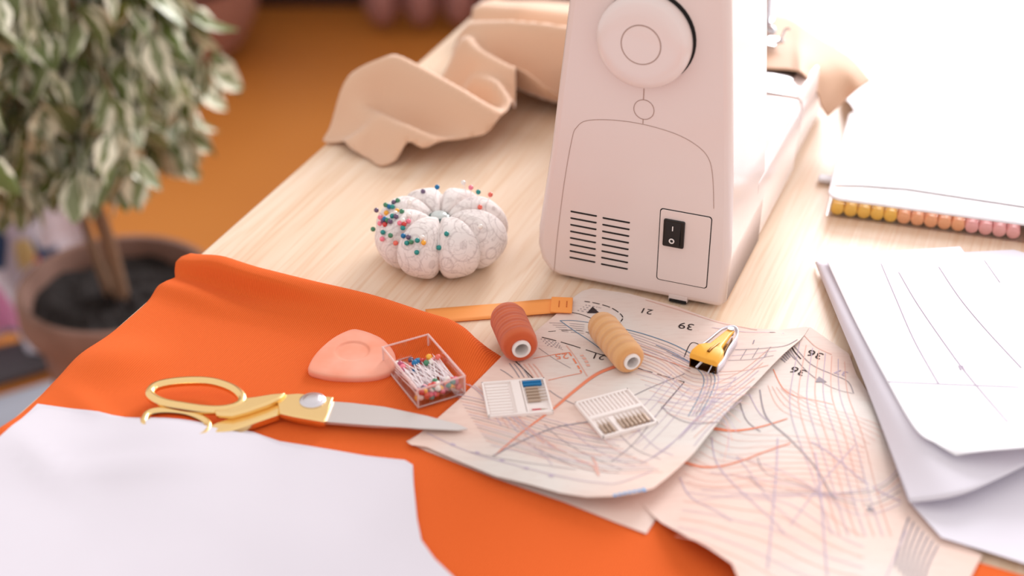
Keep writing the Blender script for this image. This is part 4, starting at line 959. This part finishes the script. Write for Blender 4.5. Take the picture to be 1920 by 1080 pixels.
# ------------------------------------------------------------------ marker box and sketch paper
K0 = W(1549, 404, .001); K0.z = TZ; E1 = Vector((.9575, -.2885, 0)).normalized(); E2 = Vector((-E1.y, E1.x, 0))
mb = thing('marker_case', K0 + E1*.14 + E2*.09, 'clear plastic marker case with yellow, orange, pink and red marker ends', 'marker case')
CW, CD, CHH = .30, .185, .022
def K(a, c_, z): return K0 + E1*a + E2*c_ + Vector((0,0,z))
def kb(b, a, c_, z, sa_, sc2, sz, mi=0): b.box(K(a, c_, z), sa_, sc2, sz, E1, E2, ZX, mi)
b = MB(); kb(b, CW/2, CD/2, .0006, CW, CD, .0012); kb(b, CW/2, .0006, .008, CW, .0012, .0135); kb(b, .0006, CD/2, .008, .0012, CD, .0135); kb(b, CW-.0006, CD/2, .008, .0012, CD, .0135); kb(b, CW/2, CD-.0006, .008, CW, .0012, .0135); b.build('case_tray', M['clear'], mb, smooth=False)
b = MB(); lid = rrect(0, CW, -.001, CD, .012, 6); b.prism([K(a, c_, .0178) for a, c_ in lid], (0,0,.0026))
b.build('case_lid', M['lid'], mb, bevel=.001, angle=30)
b = MB(); b.tube([K(a, c_, .0190) for a, c_ in rrect(.0, CW, -.0015, CD, .012, 6)], .0013, 8, closed=True); b.build('lid_rim', M['paperw'], mb)
b = MB(); kb(b, -.008, .065, .0035, .014, .012, .004); b.build('latch', M['paperw'], mb, bevel=.0019, seg=3)
mc = [(255, 206, 84)]*5 + [(255, 186, 136)]*5 + [(255, 190, 188)]*4 + [None] + [(255, 128, 108)]*2 + [None] + [(250, 118, 84)]*9
nm = {(255, 206, 84): 'yellow', (255, 186, 136): 'pale orange', (255, 190, 188): 'pink', (255, 128, 108): 'coral red', (250, 118, 84): 'orange red'}
x = .0085; cache = {}
for i, c_ in enumerate(mc):
    if c_ is None: x += .005; continue
    if x > CW-.008: break
    if c_ not in cache: cache[c_] = (mat('marker_'+nm[c_].replace(' ', '_'), c_, .4), mat('marker_end_'+nm[c_].replace(' ', '_'), tuple(min(255, int(k*1.06)) for k in c_), .35))
    cnt = {'yellow': 'first five markers from the left in', 'pale orange': 'between the yellow and pink ones in', 'pink': 'between the orange and red ones in', 'coral red': 'the pair right of the pink ones in', 'orange red': 'at the right end of'}[nm[c_]]
    rt_ = thing('marker_pen', K(x, .08, .0014), '%s marker, %s the clear marker case' % (nm[c_], cnt), 'marker', '%s markers in the clear case' % nm[c_])
    MB().lathe([(0, .006), (.0050, .006), (.0050, .130), (.003, .134), (0, .134)], K(x, .0, .0068), E2, 20).build('barrel', M['mark'], rt_)
    MB().lathe([(0, .0020), (.0030, .0020), (.0040, .0024), (.0055, .0034), (.0056, .006), (.0056, .045), (.0050, .045)], K(x, .0, .0068), E2, 20).build('cap', cache[c_][0], rt_)
    x += .0113
b = MB()
osk = [(1562, 345), (1580, 325), (1612, 284), (1609, 255), (1600, 225), (1577, 192), (1570, 150), (1590, 96), (1700, 110), (1920, 141), (2150, 172), (2200, 440), (1920, 385), (1700, 352), (1620, 346)]
def hsk(x, y):
    q = Vector((x, y, 0)) - Vector((K0.x, K0.y, 0)); d = q.dot(E2)
    return .0213 - .0190*sst(CD, CD+.09, d)
def osk_z(y): return .0222 if y > 240 else (.012 if y > 200 else .003)
sheet(b, [W(x, y, osk_z(y)) for x, y in osk], hsk, .012)
tag(b.build('drawing_paper', M['paperw'], angle=60), 'large bright white drawing paper lying over the marker case at the far right', 'paper')

# ------------------------------------------------------------------ potted ficus
POTC = Vector((-.565, 1.86, .262)); pt = thing('potted_ficus', (POTC.x, POTC.y, 0), 'variegated weeping fig tree in a brown clay pot beside the table', 'potted plant')
b = MB(); b.lathe([(0, .002), (.092, .002), (.098, .01), (.120, .20), (.124, .205), (.138, .21), (.142, .218), (.142, .256), (.139, .262), (.130, .262), (.127, .256), (.122, .22), (.05, .215), (0, .215)], (POTC.x, POTC.y, 0), seg=64); b.build('pot', M['pot'], pt)
b = MB(); rows = []; b2 = []
for j in range(14):
    r = []
    for k in range(40):
        a = 2*math.pi*k/40; rr = .1225*j/13; r.append(Vector((POTC.x+rr*math.cos(a), POTC.y+rr*math.sin(a), .232 + .004*math.sin(a*5+j)+.003*math.sin(a*11-j*2) + (.008 if j < 3 else 0))))
    rows.append(r + [r[0]])
b.grid(rows); b.build('soil', M['soil'], pt)
T0 = Vector((POTC.x+.005, POTC.y+.0, .23)); random.seed(5)
tr = cr([T0, T0+Vector((-.008, .0, .10)), T0+Vector((-.03, .01, .22)), T0+Vector((-.02, .0, .40)), T0+Vector((-.06, .02, .62)), T0+Vector((-.05, 0, .9))], 6)
b = MB(); b.tube(tr, [lerp(.012, .006, i/len(tr)) for i in range(len(tr))], 10)
tr2 = cr([T0+Vector((-.02, .01, 0)), T0+Vector((-.05, .03, .15)), T0+Vector((-.04, .0, .34)), T0+Vector((-.12, -.03, .55))], 6); b.tube(tr2, [lerp(.008, .004, i/len(tr2)) for i in range(len(tr2))], 8)
b.build('trunk', M['bark'], pt)
tw = MB(); lf = []
def leaf_add(p, d, L, w, roll):
    d = d.normalized(); s_ = d.cross(Vector((0,0,1)))
    if s_.length < .05: s_ = Vector((1,0,0))
    s_.normalize(); s_ = (Matrix.Rotation(roll, 3, d) @ s_); n_ = s_.cross(d); rnd = random.random(); g2 = random.random(); lf.append((p, d, s_, n_, L, w, rnd, g2))
twigs = []
for i in range(120):
    a = random.uniform(0, 2*math.pi); st = tr[random.randint(int(len(tr)*.42), len(tr)-1)] if random.random() < .65 else tr2[random.randint(int(len(tr2)*.5), len(tr2)-1)]
    out = Vector((math.cos(a), math.sin(a)*.9, 0)); R_ = random.uniform(.10, .30)*(1.0 if out.x < .1 else .64 + .12*min(1, max(0, (st.z-.7)/.4)))
    hz = random.uniform(.02, .14)
    p1 = st + out*R_*.5 + Vector((0,0,hz)); p2 = st + out*R_ + Vector((0,0,hz*.3)); p3 = st + out*(R_*1.15) + Vector((0,0,-random.uniform(.06, .24)))
    if p3.z < .49: p3.z = random.uniform(.46, .60)
    c_ = cr([st, p1, p2, p3], 5); tw.tube(c_, [lerp(.0026, .0010, k/len(c_)) for k in range(len(c_))], 5); twigs.append(c_)
    for k in range(4, len(c_)):
        for _ in range(3 if k > 8 else 2):
            dr = Vector((random.gauss(0, .6), random.gauss(0, .6), -1.0)) + out*.25
            leaf_add(c_[k] + Vector((random.gauss(0, .008), random.gauss(0, .008), 0)), dr, random.uniform(.048, .078), random.uniform(.026, .040), random.uniform(-3.1, 3.1))
tw.build('branches', M['bark'], pt)
b = MB(); cols_ = []
for (p, d, s_, n_, L, w, rnd, g2) in lf:
    prof = [(0, .05), (.18, .62), (.42, 1), (.68, .78), (.88, .34), (1, .02)]; vs = []
    for t, ww in prof:
        base = p + d*(L*t) + n_*(-.10*L*t*t); h_ = w/2*ww
        vs += [base - s_*h_ + n_*h_*.35, base, base + s_*h_ + n_*h_*.35]; cols_ += [(ww*.9 if False else 1.0*min(1, ww+.3), rnd*.55, g2), (0.0, rnd*.55, g2), (1.0*min(1, ww+.3), rnd*.55, g2)]
    b.add(vs, [(3*i+k, 3*i+k+1, 3*i+k+4, 3*i+k+3) for i in range(len(prof)-1) for k in (0, 1)])
fo = b.build('foliage', M['leaf'], pt, angle=0)
ca = fo.data.color_attributes.new('leaf', 'FLOAT_COLOR', 'POINT')
ca.data.foreach_set('color', [x for c_ in cols_ for x in (c_[0], c_[1], c_[2], 1)])

# ------------------------------------------------------------------ printed cloth, mats at the lower left
b = MB(); rows = []
for i in range(40):
    z = .40 - .385*i/39; r = []
    for k in range(60):
        a = k/59; x = -1.06 + .425*a + .015*math.sin(z*24) - .04*(1-i/39)*a; y = 2.10 - .04*a + .03*math.sin(a*26+z*5)
        r.append(Vector((x, y, z)))
    rows.append(r)
b.grid(rows); tag(b.build('printed_cloth', M['print'], solid=.003, angle=0), 'white cloth with blue, pink and red print hanging left of the potted tree', 'cloth')
b = MB(); b.box((-.93, 1.96, .006), .44, .10, .012, Vector((.85, .52, 0)), Vector((-.52, .85, 0))); tag(b.build('floor_mat', M['grey'], smooth=False, bevel=.003), 'dark grey mat strip on the floor left of the table', 'mat')
b = MB(); b.box((-.86, 1.83, .005), .40, .12, .010, Vector((.85, .52, 0)), Vector((-.52, .85, 0))); tag(b.build('floor_rug', M['bluegrey'], smooth=False, bevel=.003), 'pale blue grey rug on the floor below the near left table edge', 'rug')
